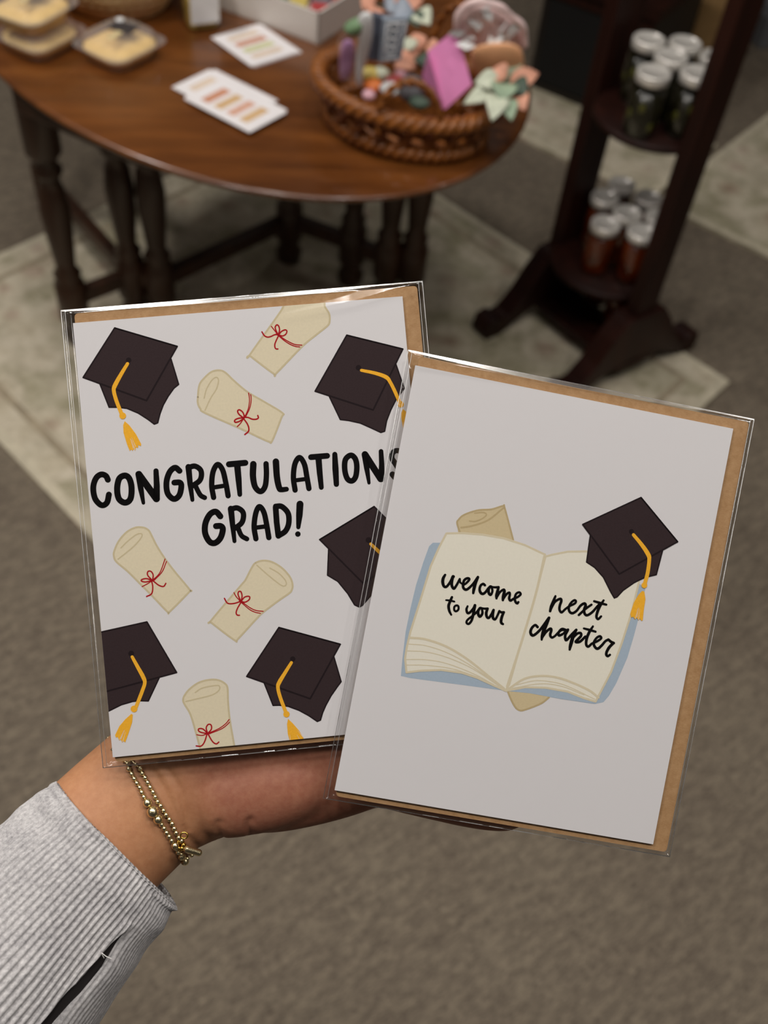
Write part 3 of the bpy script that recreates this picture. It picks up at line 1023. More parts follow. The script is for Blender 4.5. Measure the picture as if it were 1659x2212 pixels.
# ------------------------------------------------------------------ jar stand
SC = Vector((0.405, 1.846, 0.0085))
st = thing('jar_stand', 'tall dark mahogany two post stand with round shelves and arched feet', 'shelf stand', SC)
FD = Vector((0.771, 0.637, 0))
PD = Vector((0.675, -0.738, 0))
foot_half = [(0.209, 0.0), (0.215, 0.014), (0.209, 0.036), (0.185, 0.042), (0.168, 0.034), (0.15, 0.036), (0.115, 0.066), (0.085, 0.105), (0.055, 0.15), (0.036, 0.185)]
foot_half = [(x, min(z * 1.3, 0.172 + 0.1 * (z - 0.13))) for x, z in foot_half]
outline = foot_half + [(-x, z) for x, z in reversed(foot_half)] + [(-0.17, 0.0), (-0.13, 0.022), (-0.07, 0.05), (0, 0.06), (0.07, 0.05), (0.13, 0.022), (0.17, 0.0)]
posts = ((Vector((0.327, 1.950, 0)), 0.070), (Vector((0.482, 1.746, 0)), 0.056))
for P, w in posts:
    L0 = Vector((P.x - SC.x, P.y - SC.y, 0))
    b = MB()
    b.prism(outline, 'mahogany', 0.048, lambda p: L0 + FD * p.x + PD * (p.z - 0.024) + Vector((0, 0, p.y)))
    b.build('foot', st, bevel=0.004)
    b = MB()
    def xf(p):
        return L0 + FD * p.x + PD * (p.z - 0.016) + Vector((0, 0, p.y))
    b.prism([(-w * .5, 0.10), (w * .5, 0.10), (w * .56, 1.15), (-w * .56, 1.15)], 'mahogany', 0.032, xf)
    b.build('post', st, bevel=0.004)
LS, US = Vector((0.417, 1.880, 0.205)), Vector((0.418, 1.850, 0.555))
for c, r in ((LS, 0.128), (US, 0.118)):
    b = MB()
    b.lathe([(0.0, 0.0), (r * .95, 0.0), (r, 0.004), (r, 0.012), (r * .97, 0.016), (0.0, 0.016)], 'mahogany', base=c - SC - Vector((0, 0, 0.016)), seg=56)
    b.build('shelf', st, weld=True)
b = MB()
b.box((0, 0, 0.045), (0.30, 0.11, 0.014), 'mahogany', Matrix((PD, FD, (0, 0, 1))).transposed())
b.build('bottom_board', st)

def jar(kind, loc, rz, label, group):
    t = thing(kind + '_jar', label, 'jar', loc, (0, 0, rz), group)
    b = MB()
    b.lathe([(0.0, 0.0), (0.026, 0.0), (0.031, 0.004), (0.032, 0.012), (0.032, 0.082), (0.029, 0.095), (0.026, 0.102), (0.026, 0.112)], 'jar_glass', seg=24)
    b.build('glass', t)
    b = MB()
    if kind == 'honey':
        b.lathe([(0.0, 0.003), (0.027, 0.003), (0.029, 0.010), (0.029, 0.082), (0.026, 0.092), (0.0, 0.092)], 'honey_amber', seg=20)
        b.build('honey', t)
    else:
        b.lathe([(0.0, 0.003), (0.0265, 0.003), (0.028, 0.010), (0.028, 0.084), (0.0, 0.086)], 'pickle_brine', seg=20)
        for k in range(7):
            a = 2 * PI * k / 7 + loc[0] * 50
            b.blob((0.022 * math.cos(a), 0.022 * math.sin(a), 0.024 + 0.018 * (k % 3)), 0.0085, 'pickle', seg=8, rings=6, squash=(1, 1, 1.6))
        b.build('pickles', t)
    b = MB()
    b.lathe([(0.0285, 0.098), (0.0305, 0.099), (0.0305, 0.114), (0.029, 0.1165), (0.026, 0.117), (0.025, 0.116), (0.0, 0.116)], 'silver_lid', seg=28)
    b.build('lid', t)
    return t
up = ((0.3754,1.7732),(0.454,1.7903),(0.3769,1.8992),(0.4122,1.8424),(0.4437,1.9025),(0.4965,1.8616))
ul = ['silver lidded pickle jar at the front left of the upper shelf', 'silver lidded pickle jar at the front right of the upper shelf', 'silver lidded pickle jar at the back left of the upper shelf', 'silver lidded pickle jar in the middle of the upper shelf', 'silver lidded pickle jar at the back right of the upper shelf', 'silver lidded pickle jar at the right edge of the upper shelf by the post']
j0 = None
for (x, y), lb in zip(up, ul):
    if j0 is None:
        j0 = jar('pickle', (x, y, US.z + 0.0006), 0, lb, 'pickle jars on the upper shelf')
    else:
        dup(j0, (x, y, US.z + 0.0006), (0, 0, random.random() * 6), lb)
lo = ((0.3795,1.8367),(0.4541,1.8226),(0.4281,1.8841),(0.4949,1.8852),(0.3839,1.9342),(0.4223,1.9916),(0.4764,1.9523))
ll = ['amber honey jar at the front left of the lower shelf', 'amber honey jar at the front right of the lower shelf', 'amber honey jar in the middle of the lower shelf', 'amber honey jar at the right of the lower shelf beside the post', 'amber honey jar at the back left of the lower shelf', 'amber honey jar at the very back of the lower shelf', 'amber honey jar at the back right of the lower shelf']
h0 = None
for (x, y), lb in zip(lo, ll):
    if h0 is None:
        h0 = jar('honey', (x, y, LS.z + 0.0006), 0, lb, 'honey jars on the lower shelf')
    else:
        dup(h0, (x, y, LS.z + 0.0006), (0, 0, random.random() * 6), lb)
x, y = (0.4255,1.928)
dup(h0, (x, y, 0.0612), (0, 0, 1), 'amber honey jar on the bottom board below the two shelves, left one', 'honey jars on the bottom board')
x, y = (0.4643,1.8617)
dup(h0, (x, y, 0.0612), (0, 0, 2), 'amber honey jar on the bottom board below the two shelves, right one', 'honey jars on the bottom board')

# ------------------------------------------------------------------ furniture further back
cb = thing('low_cabinet', 'low black cabinet with brown top rail behind the jar stand', 'cabinet', (0.27, 3.0, 0.0085))
cx_ = Vector((0.866, -0.50, 0))
cy_ = Vector((0.50, 0.866, 0))
CR = Matrix((cx_, cy_, (0, 0, 1))).transposed()
b = MB()
b.box(CR @ Vector((0.17, 0.18, 0.01)), (0.34, 0.34, 0.02), 'black_wood', CR)
b.box(CR @ Vector((0.17, 0.345, 0.16)), (0.34, 0.015, 0.30), 'dark_void', CR)
for x in (0.01, 0.33):
    b.box(CR @ Vector((x, 0.18, 0.16)), (0.02, 0.34, 0.30), 'black_wood', CR)
b.build('body', cb)
b = MB()
b.box(CR @ Vector((0.17, 0.012, 0.155)), (0.295, 0.012, 0.26), 'dark_void', CR)
b.build('door', cb)
b = MB()
b.box(CR @ Vector((0.17, 0.17, 0.325)), (0.37, 0.38, 0.03), 'mahogany', CR)
b.build('top', cb)
b = MB()
b.box(CR @ Vector((0.17, 0.008, 0.29)), (0.34, 0.018, 0.04), 'mahogany', CR)
b.build('top_rail', cb)

t = thing('burlap_bag', 'tan burlap gift bag with yellow cloth on the floor behind the jar stand', 'bag', (0.8536,3.3683,0.0), (0, 0, -0.5))
b = MB()
stacked(b, [(rr(0.16, 0.13, 0.03), 0.0), (rr(0.20, 0.16, 0.03), 0.12), (rr(0.25, 0.20, 0.03), 0.26), (rr(0.24, 0.19, 0.03), 0.26), (rr(0.19, 0.15, 0.03), 0.13)], 'burlap')
b.build('bag_body', t)
b = MB()
for k in range(9):
    b.blob((random.uniform(-.08, .08), random.uniform(-.06, .06), 0.24 + random.uniform(0, .03)), 0.045, 'yellow_cloth')
b.build('cloth_filling', t)
b = MB()
b.box((0, 0, 0.05), (0.22, 0.16, 0.10), 'grey_card', Matrix.Rotation(0.4, 3, 'Z'))
o = b.build('storage_box', bevel=0.004)
o.location = Vector((1.116,3.5699,0.0))
tag(o, 'grey box on the carpet at the far right beyond the stand', 'box')

b = MB()
b.box((0, 0, 0.35), (0.9, 0.35, 0.70), 'mahogany', Matrix.Rotation(0.5, 3, 'Z'))
o = b.build('sideboard', bevel=0.006)
o.location = (-1.60, 3.15, 0)
tag(o, 'dark wood sideboard beyond the far left corner of the table', 'sideboard')

# ------------------------------------------------------------------ the two cards
CARDS = [
 dict(o=(-0.040446,0.208425,1.238389),u=(0.977230,0.183731,0.106136),v=(-0.208625,0.740767,0.638546),w=(0.038698,-0.646148,0.762230),size=(107.904035,142.284340),env=(-53.495305,-72.980330,59.157460,74.431465),sleeve=(-57.590505,-74.491392,61.005502,75.731465),crease=[(60.85,75.18),(37.12,70.23),(18.64,68.23),(7.16,67.34)],art=[
  ('graduation_cap_print',None,[
   ('F','ink_dark',0,[(-47.12,50.95),(-44.78,42.9),(-41.9,42.65),(-39.05,42.04),(-35.59,40.21),(-32.54,37.83),(-30.7,36.14),(-29.57,36.48),(-28.59,39.32),(-27.25,42.13),(-25.36,44.9),(-23.32,47.29),(-21.66,48.43),(-23.37,56.81),(-31.87,51.3)],0),
   ('S','ink_edge',1,0.48,[(-47.12,50.95),(-44.78,42.9),(-41.9,42.65),(-39.05,42.04),(-35.59,40.21),(-32.54,37.83),(-30.7,36.14),(-29.57,36.48),(-28.59,39.32),(-27.25,42.13),(-25.36,44.9),(-23.32,47.29),(-21.66,48.43),(-23.37,56.81),(-31.87,51.3)],0),
   ('F','ink_dark',2,[(-40.64,68.47),(-21.01,60.82),(-32.52,44.05),(-52.23,53.27)],0),
   ('S','ink_edge',3,0.54,[(-40.64,68.47),(-21.01,60.82),(-32.52,44.05),(-52.23,53.27),(-40.64,68.47),(-21.01,60.82)],0),
   ('D','ink_edge',3,0.87,(-37.09,57.66)),
   ('S','ink_gold',5,[1.05,1.24,1.42,1.24,1.24,1.24],[(-37.56,56.53),(-39.83,53.43),(-42.14,49.98),(-42.77,48.21),(-42.24,44.87),(-41,40.57)],1),
   ('D','ink_gold',6,1.09,(-40.64,39.73)),
   ('F','ink_gold',5,[(-40.15,37.94),(-38.83,36.54),(-36.93,33.45),(-35.5,30.04),(-35.67,29.39),(-36.47,29.76),(-36.69,28.86),(-37.32,29.17),(-37.61,28.02),(-38.1,28.62),(-38.51,28.03),(-38.83,28.57),(-39.41,28.11),(-40.11,30.44),(-40.86,34.16),(-40.77,36.71)],0),
   ('S','card_white',7,[0.05,0.15],[(-38.4,32.5),(-37.4,29.43)],0),
   ('S','card_white',7,[0.05,0.15],[(-38.57,31.79),(-37.68,28.32)],0),
   ('S','card_white',7,[0.05,0.15],[(-38.88,32.16),(-38.16,28.9)],0),
  ]),
  ('graduation_cap_print',None,[
   ('F','ink_dark',0,[(26.83,40.84),(29.95,32.45),(32.61,31.91),(36.38,30.74),(39.7,28.9),(42.84,27.08),(44.15,27.36),(45.11,30.76),(46.76,34.11),(49.03,37.79),(51.83,40.85),(49.83,48.96),(40.45,41.62)],0),
   ('S','ink_edge',1,0.48,[(26.83,40.84),(29.95,32.45),(32.61,31.91),(36.38,30.74),(39.7,28.9),(42.84,27.08),(44.15,27.36),(45.11,30.76),(46.76,34.11),(49.03,37.79),(51.83,40.85),(49.83,48.96),(40.45,41.62)],0),
   ('F','ink_dark',2,[(34.53,59.9),(52.52,53.84),(41,34.68),(22.54,42.44)],0),
   ('S','ink_edge',3,0.54,[(34.53,59.9),(52.52,53.84),(41,34.68),(22.54,42.44),(34.53,59.9),(52.52,53.84)],0),
   ('D','ink_edge',3,0.92,(37.42,48.91)),
   ('S','ink_gold',5,[0.98,1.15,1.32,1.15,1.15,1.15],[(38.31,47.99),(42.84,46.64),(46.19,45.08),(47.39,43.35),(48.82,39.74),(50.2,35.56)],1),
   ('D','ink_gold',6,1.03,(50.21,35.75)),
   ('F','ink_gold',5,[(50.85,34.15),(52.09,32.88),(53.08,30.85),(53.93,27.29),(52.22,25.5),(50.42,27.2),(49.99,31.12),(50.24,33.03)],0),
   ('S','card_white',7,[0.05,0.15],[(52.76,29.89),(53.84,27.49)],0),
   ('S','card_white',7,[0.05,0.15],[(51.7,28.78),(52.18,25.75)],0),
   ('S','card_white',7,[0.05,0.15],[(50.58,29.84),(50.44,27.41)],0),
  ]),
  ('graduation_cap_print',None,[
   ('F','ink_dark',0,[(22.37,-9.28),(21.2,-18.21),(24.39,-20.54),(27.32,-24.87),(29.19,-28.74),(30.66,-29.62),(31.74,-29.16),(35.38,-25.62),(38.48,-24.05),(42.25,-23.29),(46.69,-23.33),(48.98,-14.28),(33.33,-15.44)],0),
   ('S','ink_edge',1,0.48,[(22.37,-9.28),(21.2,-18.21),(24.39,-20.54),(27.32,-24.87),(29.19,-28.74),(30.66,-29.62),(31.74,-29.16),(35.38,-25.62),(38.48,-24.05),(42.25,-23.29),(46.69,-23.33),(48.98,-14.28),(33.33,-15.44)],0),
   ('F','ink_dark',2,[(19.69,-6.27),(38.48,2.94),(51.42,-12.65),(32.58,-21.84)],0),
   ('S','ink_edge',3,0.54,[(19.69,-6.27),(38.48,2.94),(51.42,-12.65),(32.58,-21.84),(19.69,-6.27),(38.48,2.94)],0),
   ('D','ink_edge',3,0.95,(35.67,-7.89)),
   ('S','ink_gold',5,[0.99,1.17,1.34,1.17,1.17],[(36.29,-9.24),(38.97,-12.26),(42.5,-16.28),(44.08,-19.38),(43.52,-25.63)],1),
  ]),
  ('graduation_cap_print',None,[
   ('F','ink_dark',0,[(-36.59,-46.62),(-40.81,-53.87),(-43.4,-53.53),(-45.88,-53.54),(-49.65,-54.27),(-54.13,-56.02),(-57.7,-58.01),(-56.77,-47.81),(-45.51,-42.65)],0),
   ('S','ink_edge',1,0.48,[(-36.59,-46.62),(-40.81,-53.87),(-43.4,-53.53),(-45.88,-53.54),(-49.65,-54.27),(-54.13,-56.02),(-57.7,-58.01),(-56.77,-47.81),(-45.51,-42.65)],0),
   ('F','ink_dark',2,[(-57.97,-30.5),(-38.93,-28.04),(-30.82,-45.45),(-54.15,-49.46),(-55.39,-49.5)],0),
   ('S','ink_edge',3,0.54,[(-57.97,-30.5),(-38.93,-28.04),(-30.82,-45.45),(-54.15,-49.46),(-55.39,-49.5),(-57.97,-30.5),(-38.93,-28.04)],0),
   ('D','ink_edge',3,0.93,(-44.92,-37.87)),
   ('S','ink_gold',5,[1,1.18,1.35,1.18,1.18,1.18],[(-44.71,-38.98),(-43.31,-42.23),(-41.78,-45.81),(-41.39,-47.72),(-42.32,-50.13),(-44.97,-55.5)],1),
   ('D','ink_gold',6,1.11,(-45.64,-56)),
   ('F','ink_gold',5,[(-46.7,-57.52),(-48.86,-59.18),(-50.89,-61.17),(-52.54,-63.97),(-52.31,-64.84),(-51.76,-64.64),(-51.32,-65.87),(-50.83,-65.61),(-50.4,-66.59),(-49.96,-66.19),(-49.48,-66.68),(-48.21,-63.93),(-46.65,-60.33),(-46.21,-57.88)],0),
   ('S','card_white',7,[0.05,0.15],[(-49.57,-62.7),(-51.18,-65.62)],0),
   ('S','card_white',7,[0.05,0.15],[(-49.26,-62.53),(-50.71,-65.36)],0),
   ('S','card_white',7,[0.05,0.15],[(-48.99,-63.14),(-50.29,-66.31)],0),
  ]),
  ('graduation_cap_print',None,[
   ('F','ink_dark',0,[(-2.78,-51.18),(-0.42,-59.23),(1.63,-59.37),(4.51,-60.01),(7.89,-61.66),(10.95,-63.73),(13.55,-65.91),(14.62,-65.57),(15.57,-63.15),(16.8,-60.9),(18.85,-57.84),(21.16,-55.1),(22.53,-53.6),(20.87,-45.16),(9.89,-52.54)],0),
   ('S','ink_edge',1,0.48,[(-2.78,-51.18),(-0.42,-59.23),(1.63,-59.37),(4.51,-60.01),(7.89,-61.66),(10.95,-63.73),(13.55,-65.91),(14.62,-65.57),(15.57,-63.15),(16.8,-60.9),(18.85,-57.84),(21.16,-55.1),(22.53,-53.6),(20.87,-45.16),(9.89,-52.54)],0),
   ('F','ink_dark',2,[(3.77,-33.89),(23.34,-41.25),(11.89,-58.2),(-8.15,-48.9)],0),
   ('S','ink_edge',3,0.54,[(3.77,-33.89),(23.34,-41.25),(11.89,-58.2),(-8.15,-48.9),(3.77,-33.89),(23.34,-41.25)],0),
   ('D','ink_edge',3,0.87,(7.36,-44.62)),
   ('S','ink_gold',5,[0.99,1.17,1.34,1.17,1.17,1.17],[(6.82,-45.75),(4.32,-49.05),(2.3,-51.82),(1.68,-53.53),(2.15,-56.82),(3.48,-61.68)],1),
   ('D','ink_gold',6,1.05,(3.7,-62.53)),
   ('F','ink_gold',5,[(4.08,-64.1),(5.47,-65.72),(7.3,-68.26),(8.55,-70.75),(8.05,-73.07),(4.26,-72.69),(3.55,-69.08),(3.58,-65.83)],0),
   ('S','card_white',7,[0.05,0.15],[(6.85,-68.22),(8.42,-70.55)],0),
   ('S','card_white',7,[0.05,0.15],[(6.54,-69.66),(7.93,-72.8)],0),
   ('S','card_white',7,[0.05,0.15],[(4.19,-69.43),(4.25,-72.44)],0),
  ]),
  ('diploma_print',None,[
   ('F','ink_parchment',0,[(15.57,73.05),(13.91,69.83),(2.36,56.18),(2.6,55.55),(9.49,49.34),(10.41,49.42),(19.49,57.34),(24.36,60.75),(28.42,63.46),(29.31,64.92),(29.38,67.35),(28.22,69.73),(26.95,72.58)],1),
   ('S','ink_parchment_edge',1,0.63,[(15.57,73.05),(13.91,69.83),(2.36,56.18),(2.6,55.55),(9.49,49.34),(10.41,49.42),(19.49,57.34),(24.36,60.75),(28.42,63.46),(29.31,64.92),(29.38,67.35),(28.22,69.73),(26.95,72.58),(15.57,73.05)],1),
   ('S','ink_red',3,0.45,[(12.09,61.97),(11.55,63.33),(11.37,64.45),(11.99,65.17),(12.55,64.68),(12.71,63.46),(12.26,62.06)],1),
   ('S','ink_red',3,0.45,[(12.29,61.84),(13.27,62.86),(14.52,63.31),(15.08,62.82),(14.61,61.87),(13.58,61.4),(12.5,61.71)],1),
   ('S','ink_red',3,0.33,[(11.98,61.97),(11.01,63.49),(10.14,64.82)],1),
   ('S','ink_red',3,0.45,[(11.87,62.04),(10.88,61.96),(9.63,61.51),(8.52,61.43),(7.58,62.01),(6.93,63.27)],1),
   ('S','ink_red',3,0.45,[(12.22,61.62),(11.37,60.15),(10.76,58.88),(10.72,57.78),(11.12,57.31),(11.61,57.27)],1),
   ('S','ink_red',3,0.36,[(12.39,61.72),(13.72,60.51),(15.68,59.13),(17.47,58.21),(19.53,57.88)],1),
   ('S','ink_red',3,0.36,[(12.42,61.39),(14.08,59.71),(15.94,58.34),(17.53,57.6),(18.77,57.36)],1),
   ('S','ink_red',3,0.68,[(11.66,62.17),(12.65,61.48)],1),
  ]),
  ('diploma_print',None,[
   ('F','ink_parchment',0,[(-15.82,43.72),(-14.91,47.75),(-12.89,50.01),(-10.55,51.63),(-8.03,51.88),(-6.15,50.96),(-3.53,48),(0.5,44.01),(5.64,40.37),(11.2,36.24),(10.76,34.76),(7.07,27.45),(5.98,27.24),(2.65,29.05),(-2.83,32.27),(-13.94,38.39),(-15.32,39.88),(-15.98,41.61)],1),
   ('S','ink_parchment_edge',1,0.63,[(-15.82,43.72),(-14.91,47.75),(-12.89,50.01),(-10.55,51.63),(-8.03,51.88),(-6.15,50.96),(-3.53,48),(0.5,44.01),(5.64,40.37),(11.2,36.24),(10.76,34.76),(7.07,27.45),(5.98,27.24),(2.65,29.05),(-2.83,32.27),(-13.94,38.39),(-15.32,39.88),(-15.98,41.61),(-15.82,43.72)],1),
   ('S','ink_parchment_edge',2,0.42,[(-13.8,43.25),(-12.8,46.05),(-10.89,48.77),(-9.29,49.7),(-8.63,48.58),(-9.64,45.78),(-11.7,43.07),(-13.86,39.3)],1),
   ('S','ink_red',3,0.48,[(-1.67,35.73),(-2.96,37),(-3.32,38.06),(-2.71,38.46),(-1.75,37.67),(-1.35,36.48),(-1.47,35.85)],1),
   ('S','ink_red',3,0.48,[(-1.67,35.73),(-3.08,35.73),(-4.26,35.38),(-4.63,34.83),(-4.22,34.48),(-3.04,34.7),(-1.83,35.36)],1),
   ('S','ink_red',3,0.36,[(-1.7,35.35),(-2.86,33.91),(-3.9,33.03)],1),
   ('S','ink_red',3,0.48,[(-1.4,35.84),(-0.13,35.73),(1.21,35.04),(2.48,34.93),(3.22,35.31),(3.1,36.1)],1),
   ('S','ink_red',3,0.48,[(-1.51,35.34),(-0.57,33.71),(-0.19,32.27),(-0.42,31.13),(-1.65,30.27)],1),
   ('S','ink_red',3,0.33,[(-1.05,36.2),(0.1,38.28),(0.73,40.41),(0.9,42.2),(0.77,43.68)],1),
   ('S','ink_red',3,0.33,[(-0.87,36.05),(0.48,38.25),(1.24,40.37),(1.47,42.15),(1.4,43.12)],1),
   ('S','ink_red',3,0.68,[(-1.83,35.36),(-0.98,36.25)],1),
  ]),
  ('diploma_print',None,[
   ('F','ink_parchment',0,[(-47.63,-5.67),(-47.38,-4.05),(-45.64,-0.91),(-42.86,1.77),(-39.84,3.03),(-37.32,2.81),(-35.77,1.86),(-35,0.33),(-33.52,-3.47),(-31.36,-7.71),(-28.5,-12.37),(-24.13,-18.83),(-24.41,-19.54),(-31.13,-25.27),(-32.04,-25.26),(-36.45,-19.71),(-39.72,-15.74),(-43.65,-10.98),(-46.97,-7.57)],1),
   ('S','ink_parchment_edge',1,0.63,[(-47.63,-5.67),(-47.38,-4.05),(-45.64,-0.91),(-42.86,1.77),(-39.84,3.03),(-37.32,2.81),(-35.77,1.86),(-35,0.33),(-33.52,-3.47),(-31.36,-7.71),(-28.5,-12.37),(-24.13,-18.83),(-24.41,-19.54),(-31.13,-25.27),(-32.04,-25.26),(-36.45,-19.71),(-39.72,-15.74),(-43.65,-10.98),(-46.97,-7.57),(-47.63,-5.67)],1),
   ('S','ink_parchment_edge',2,0.42,[(-45.12,-3.16),(-42.76,-1.17),(-39.68,0.75),(-38.04,0.78),(-38.34,-0.47),(-41.13,-3.15),(-46.35,-6.71)],1),
   ('S','ink_red',3,0.45,[(-35.99,-14.62),(-37.28,-12.85),(-37.1,-11.66),(-36.16,-11.67),(-35.53,-12.83),(-35.79,-14.45)],1),
   ('S','ink_red',3,0.45,[(-35.99,-14.69),(-37.74,-13.91),(-39.28,-14.06),(-39.44,-14.59),(-38.2,-14.97),(-36.29,-14.77)],1),
   ('S','ink_red',3,0.33,[(-36.3,-14.88),(-37.53,-15.58),(-39.42,-16.39)],1),
   ('S','ink_red',3,0.45,[(-36.19,-14.89),(-36,-16.82),(-36.56,-18.97),(-38.27,-19.73)],1),
   ('S','ink_red',3,0.45,[(-35.71,-14.83),(-33.97,-16.46),(-32.49,-16.96),(-31.68,-16.04)],1),
   ('S','ink_red',3,0.33,[(-35.61,-14.47),(-33.23,-12.3),(-31.21,-8.09)],1),
   ('S','ink_red',3,0.33,[(-35.34,-14.68),(-32.56,-12.18),(-30.81,-8.93)],1),
   ('S','ink_red',3,0.66,[(-36.37,-14.88),(-35.16,-14.33)],1),
  ]),
  ('diploma_print',None,[
   ('F','ink_parchment',0,[(-1.95,-12.03),(0.53,-11.49),(3.43,-12.21),(6.5,-14.48),(8.81,-17.6),(9.49,-20.26),(9.02,-22.05),(8.02,-23.03),(4.1,-25.27),(-1,-28.46),(-3.79,-30.8),(-9.91,-36.34),(-11.01,-36.69),(-17.87,-30.4),(-18.02,-29.47),(-7.44,-19.01),(-5.77,-17.33),(-3.29,-13.43)],1),
   ('S','ink_parchment_edge',1,0.63,[(-1.95,-12.03),(0.53,-11.49),(3.43,-12.21),(6.5,-14.48),(8.81,-17.6),(9.49,-20.26),(9.02,-22.05),(8.02,-23.03),(4.1,-25.27),(-1,-28.46),(-3.79,-30.8),(-9.91,-36.34),(-11.01,-36.69),(-17.87,-30.4),(-18.02,-29.47),(-7.44,-19.01),(-5.77,-17.33),(-3.29,-13.43),(-1.95,-12.03)],1),
   ('S','ink_parchment_edge',2,0.42,[(-1.57,-12.83),(2.6,-17.18),(5.98,-20.24),(7.37,-20.06),(7.2,-18.52),(5.29,-16.05),(2.57,-14.12)],1),
   ('S','ink_red',3,0.45,[(-7.84,-24.2),(-8.55,-21.92),(-8.28,-20.92),(-7.55,-21.02),(-7.31,-22.41),(-7.71,-24.03)],1),
   ('S','ink_red',3,0.45,[(-7.76,-24.1),(-6.44,-22.86),(-4.97,-22.81),(-5.06,-23.79),(-6.4,-24.52),(-7.66,-24.29)],1),
   ('S','ink_red',3,0.33,[(-8,-24),(-9.16,-22.6),(-9.86,-21.07)],1),
   ('S','ink_red',3,0.45,[(-8.02,-24.18),(-10.26,-24.64),(-12.24,-24.34),(-13.12,-22.68)],1),
   ('S','ink_red',3,0.45,[(-7.87,-24.49),(-9.13,-26.29),(-9.73,-27.7),(-9.43,-28.51),(-8.72,-28.65)],1),
   ('S','ink_red',3,0.33,[(-7.66,-24.22),(-5.11,-26.48),(-3.2,-27.58),(-0.86,-28.09)],1),
   ('S','ink_red',3,0.33,[(-7.69,-24.58),(-5.34,-27.01),(-3.61,-28.09),(-1.83,-28.66)],1),
   ('S','ink_red',3,0.66,[(-8.17,-23.8),(-7.15,-24.63)],1),
  ]),
  ('diploma_print',None,[
   ('F','ink_parchment',0,[(-29.52,-54.8),(-28.98,-53.29),(-27.1,-51.28),(-23.82,-49.41),(-20.36,-48.86),(-17.59,-49.22),(-15.53,-50.51),(-14.75,-52.15),(-14.98,-56.52),(-14.93,-62.79),(-14.2,-71.95),(-14.26,-74.46),(-24.8,-74.05),(-25.45,-70.85),(-26.26,-66.07),(-27.54,-59.69),(-29.1,-56.25)],1),
   ('S','ink_parchment_edge',1,0.63,[(-29.52,-54.8),(-28.98,-53.29),(-27.1,-51.28),(-23.82,-49.41),(-20.36,-48.86),(-17.59,-49.22),(-15.53,-50.51),(-14.75,-52.15),(-14.98,-56.52),(-14.93,-62.79),(-14.2,-71.95),(-14.26,-74.46),(-24.8,-74.05),(-25.45,-70.85),(-26.26,-66.07),(-27.54,-59.69),(-29.1,-56.25),(-29.52,-54.8)],1),
   ('S','ink_parchment_edge',2,0.42,[(-25.35,-52.54),(-23.07,-51.36),(-19.3,-50.93),(-17.45,-51.11),(-17.58,-52.51),(-19.88,-53.85),(-23.98,-54.55),(-28.69,-55.2)],1),
   ('S','ink_red',3,0.45,[(-22.7,-66.17),(-23.96,-64.73),(-25.19,-64.52),(-25.46,-65.12),(-24.68,-65.76),(-22.87,-66.34)],1),
   ('S','ink_red',3,0.45,[(-22.6,-66.12),(-22.86,-64.53),(-22.14,-63.44),(-21.22,-63.65),(-21.19,-65),(-22.4,-66.29)],1),
   ('S','ink_red',3,0.33,[(-22.88,-66.47),(-24.46,-66.81),(-26.13,-66.4)],1),
   ('S','ink_red',3,0.45,[(-22.73,-66.51),(-23.89,-69.12),(-25.08,-70.26),(-26.62,-70.05)],1),
   ('S','ink_red',3,0.45,[(-22.42,-66.54),(-21.25,-69.07),(-20.09,-70.03),(-19.17,-69.52)],1),
   ('S','ink_red',3,0.33,[(-22.08,-66.23),(-18.71,-65.09),(-16.41,-63.74),(-15.15,-62.46)],1),
   ('S','ink_red',3,0.33,[(-21.95,-66.49),(-18.11,-65.36),(-16.15,-64.24),(-15.13,-63.34)],1),
   ('S','ink_red',3,0.66,[(-23.02,-66.33),(-21.78,-66.32)],1),
  ]),
  ('lettering_print','black hand-drawn capitals',[
   ('S','ink_black',0,1.93,[(-47.32,19.36),(-47.85,20.69),(-49.35,21.29),(-51.07,20.24),(-52.24,17.42),(-52.08,13.93),(-50.83,11.81),(-49.54,11.22),(-48.19,12.12),(-47.43,14.54)],1),
   ('S','ink_black',0,2.01,[(-41.72,20.26),(-43.62,19.4),(-44.6,16.19),(-44.32,12.88),(-42.45,11.43),(-40.61,12.55),(-39.92,16.15),(-40.38,19.12),(-41.72,20.26)],1),
   ('S','ink_black',0,[2.01,1.85,1.16],[(-37.29,20.38),(-36.96,15.52),(-36.55,10.83)],0),
   ('S','ink_black',0,[2.08,2.32,2.32],[(-37.11,20.36),(-34.67,15.98),(-32.21,11.8)],0),
   ('S','ink_black',0,[1.7,2.01,2.24],[(-31.53,20.9),(-31.71,16.15),(-32.21,11.8)],0),
   ('S','ink_black',0,1.93,[(-23.92,20.23),(-25.27,21.41),(-27.13,20.15),(-28.47,16.97),(-28.44,13.3),(-26.66,11.24),(-24.75,12.24),(-23.8,15.09),(-24.15,16.4),(-25.96,16.56)],1),
   ('S','ink_black',0,[2.01,1.78,1.31],[(-20.91,21.25),(-20.88,15.56),(-20.61,10.41)],0),
   ('S','ink_black',0,1.78,[(-20.93,21.07),(-18.72,21.32),(-16.97,19.62),(-17.49,16.73),(-20.2,14.95)],1),
   ('S','ink_black',0,1.62,[(-19.28,15.06),(-17.93,11.82),(-16.57,10.78)],1),
   ('S','ink_black',0,1.78,[(-13.66,10.6),(-13.92,14.58),(-13.1,18.92),(-11.43,21.23),(-9.95,19.37),(-9.26,14.91),(-8.9,10.72)],1),
   ('S','ink_black',0,1.47,[(-13.74,13.83),(-10.25,14.08)],0),
   ('S','ink_black',0,2.01,[(-7.69,20.97),(-2.35,20.98)],0),
   ('S','ink_black',0,[2.16,2.01,1.54],[(-5.03,20.41),(-5.02,15.64),(-5.06,10.79)],0),
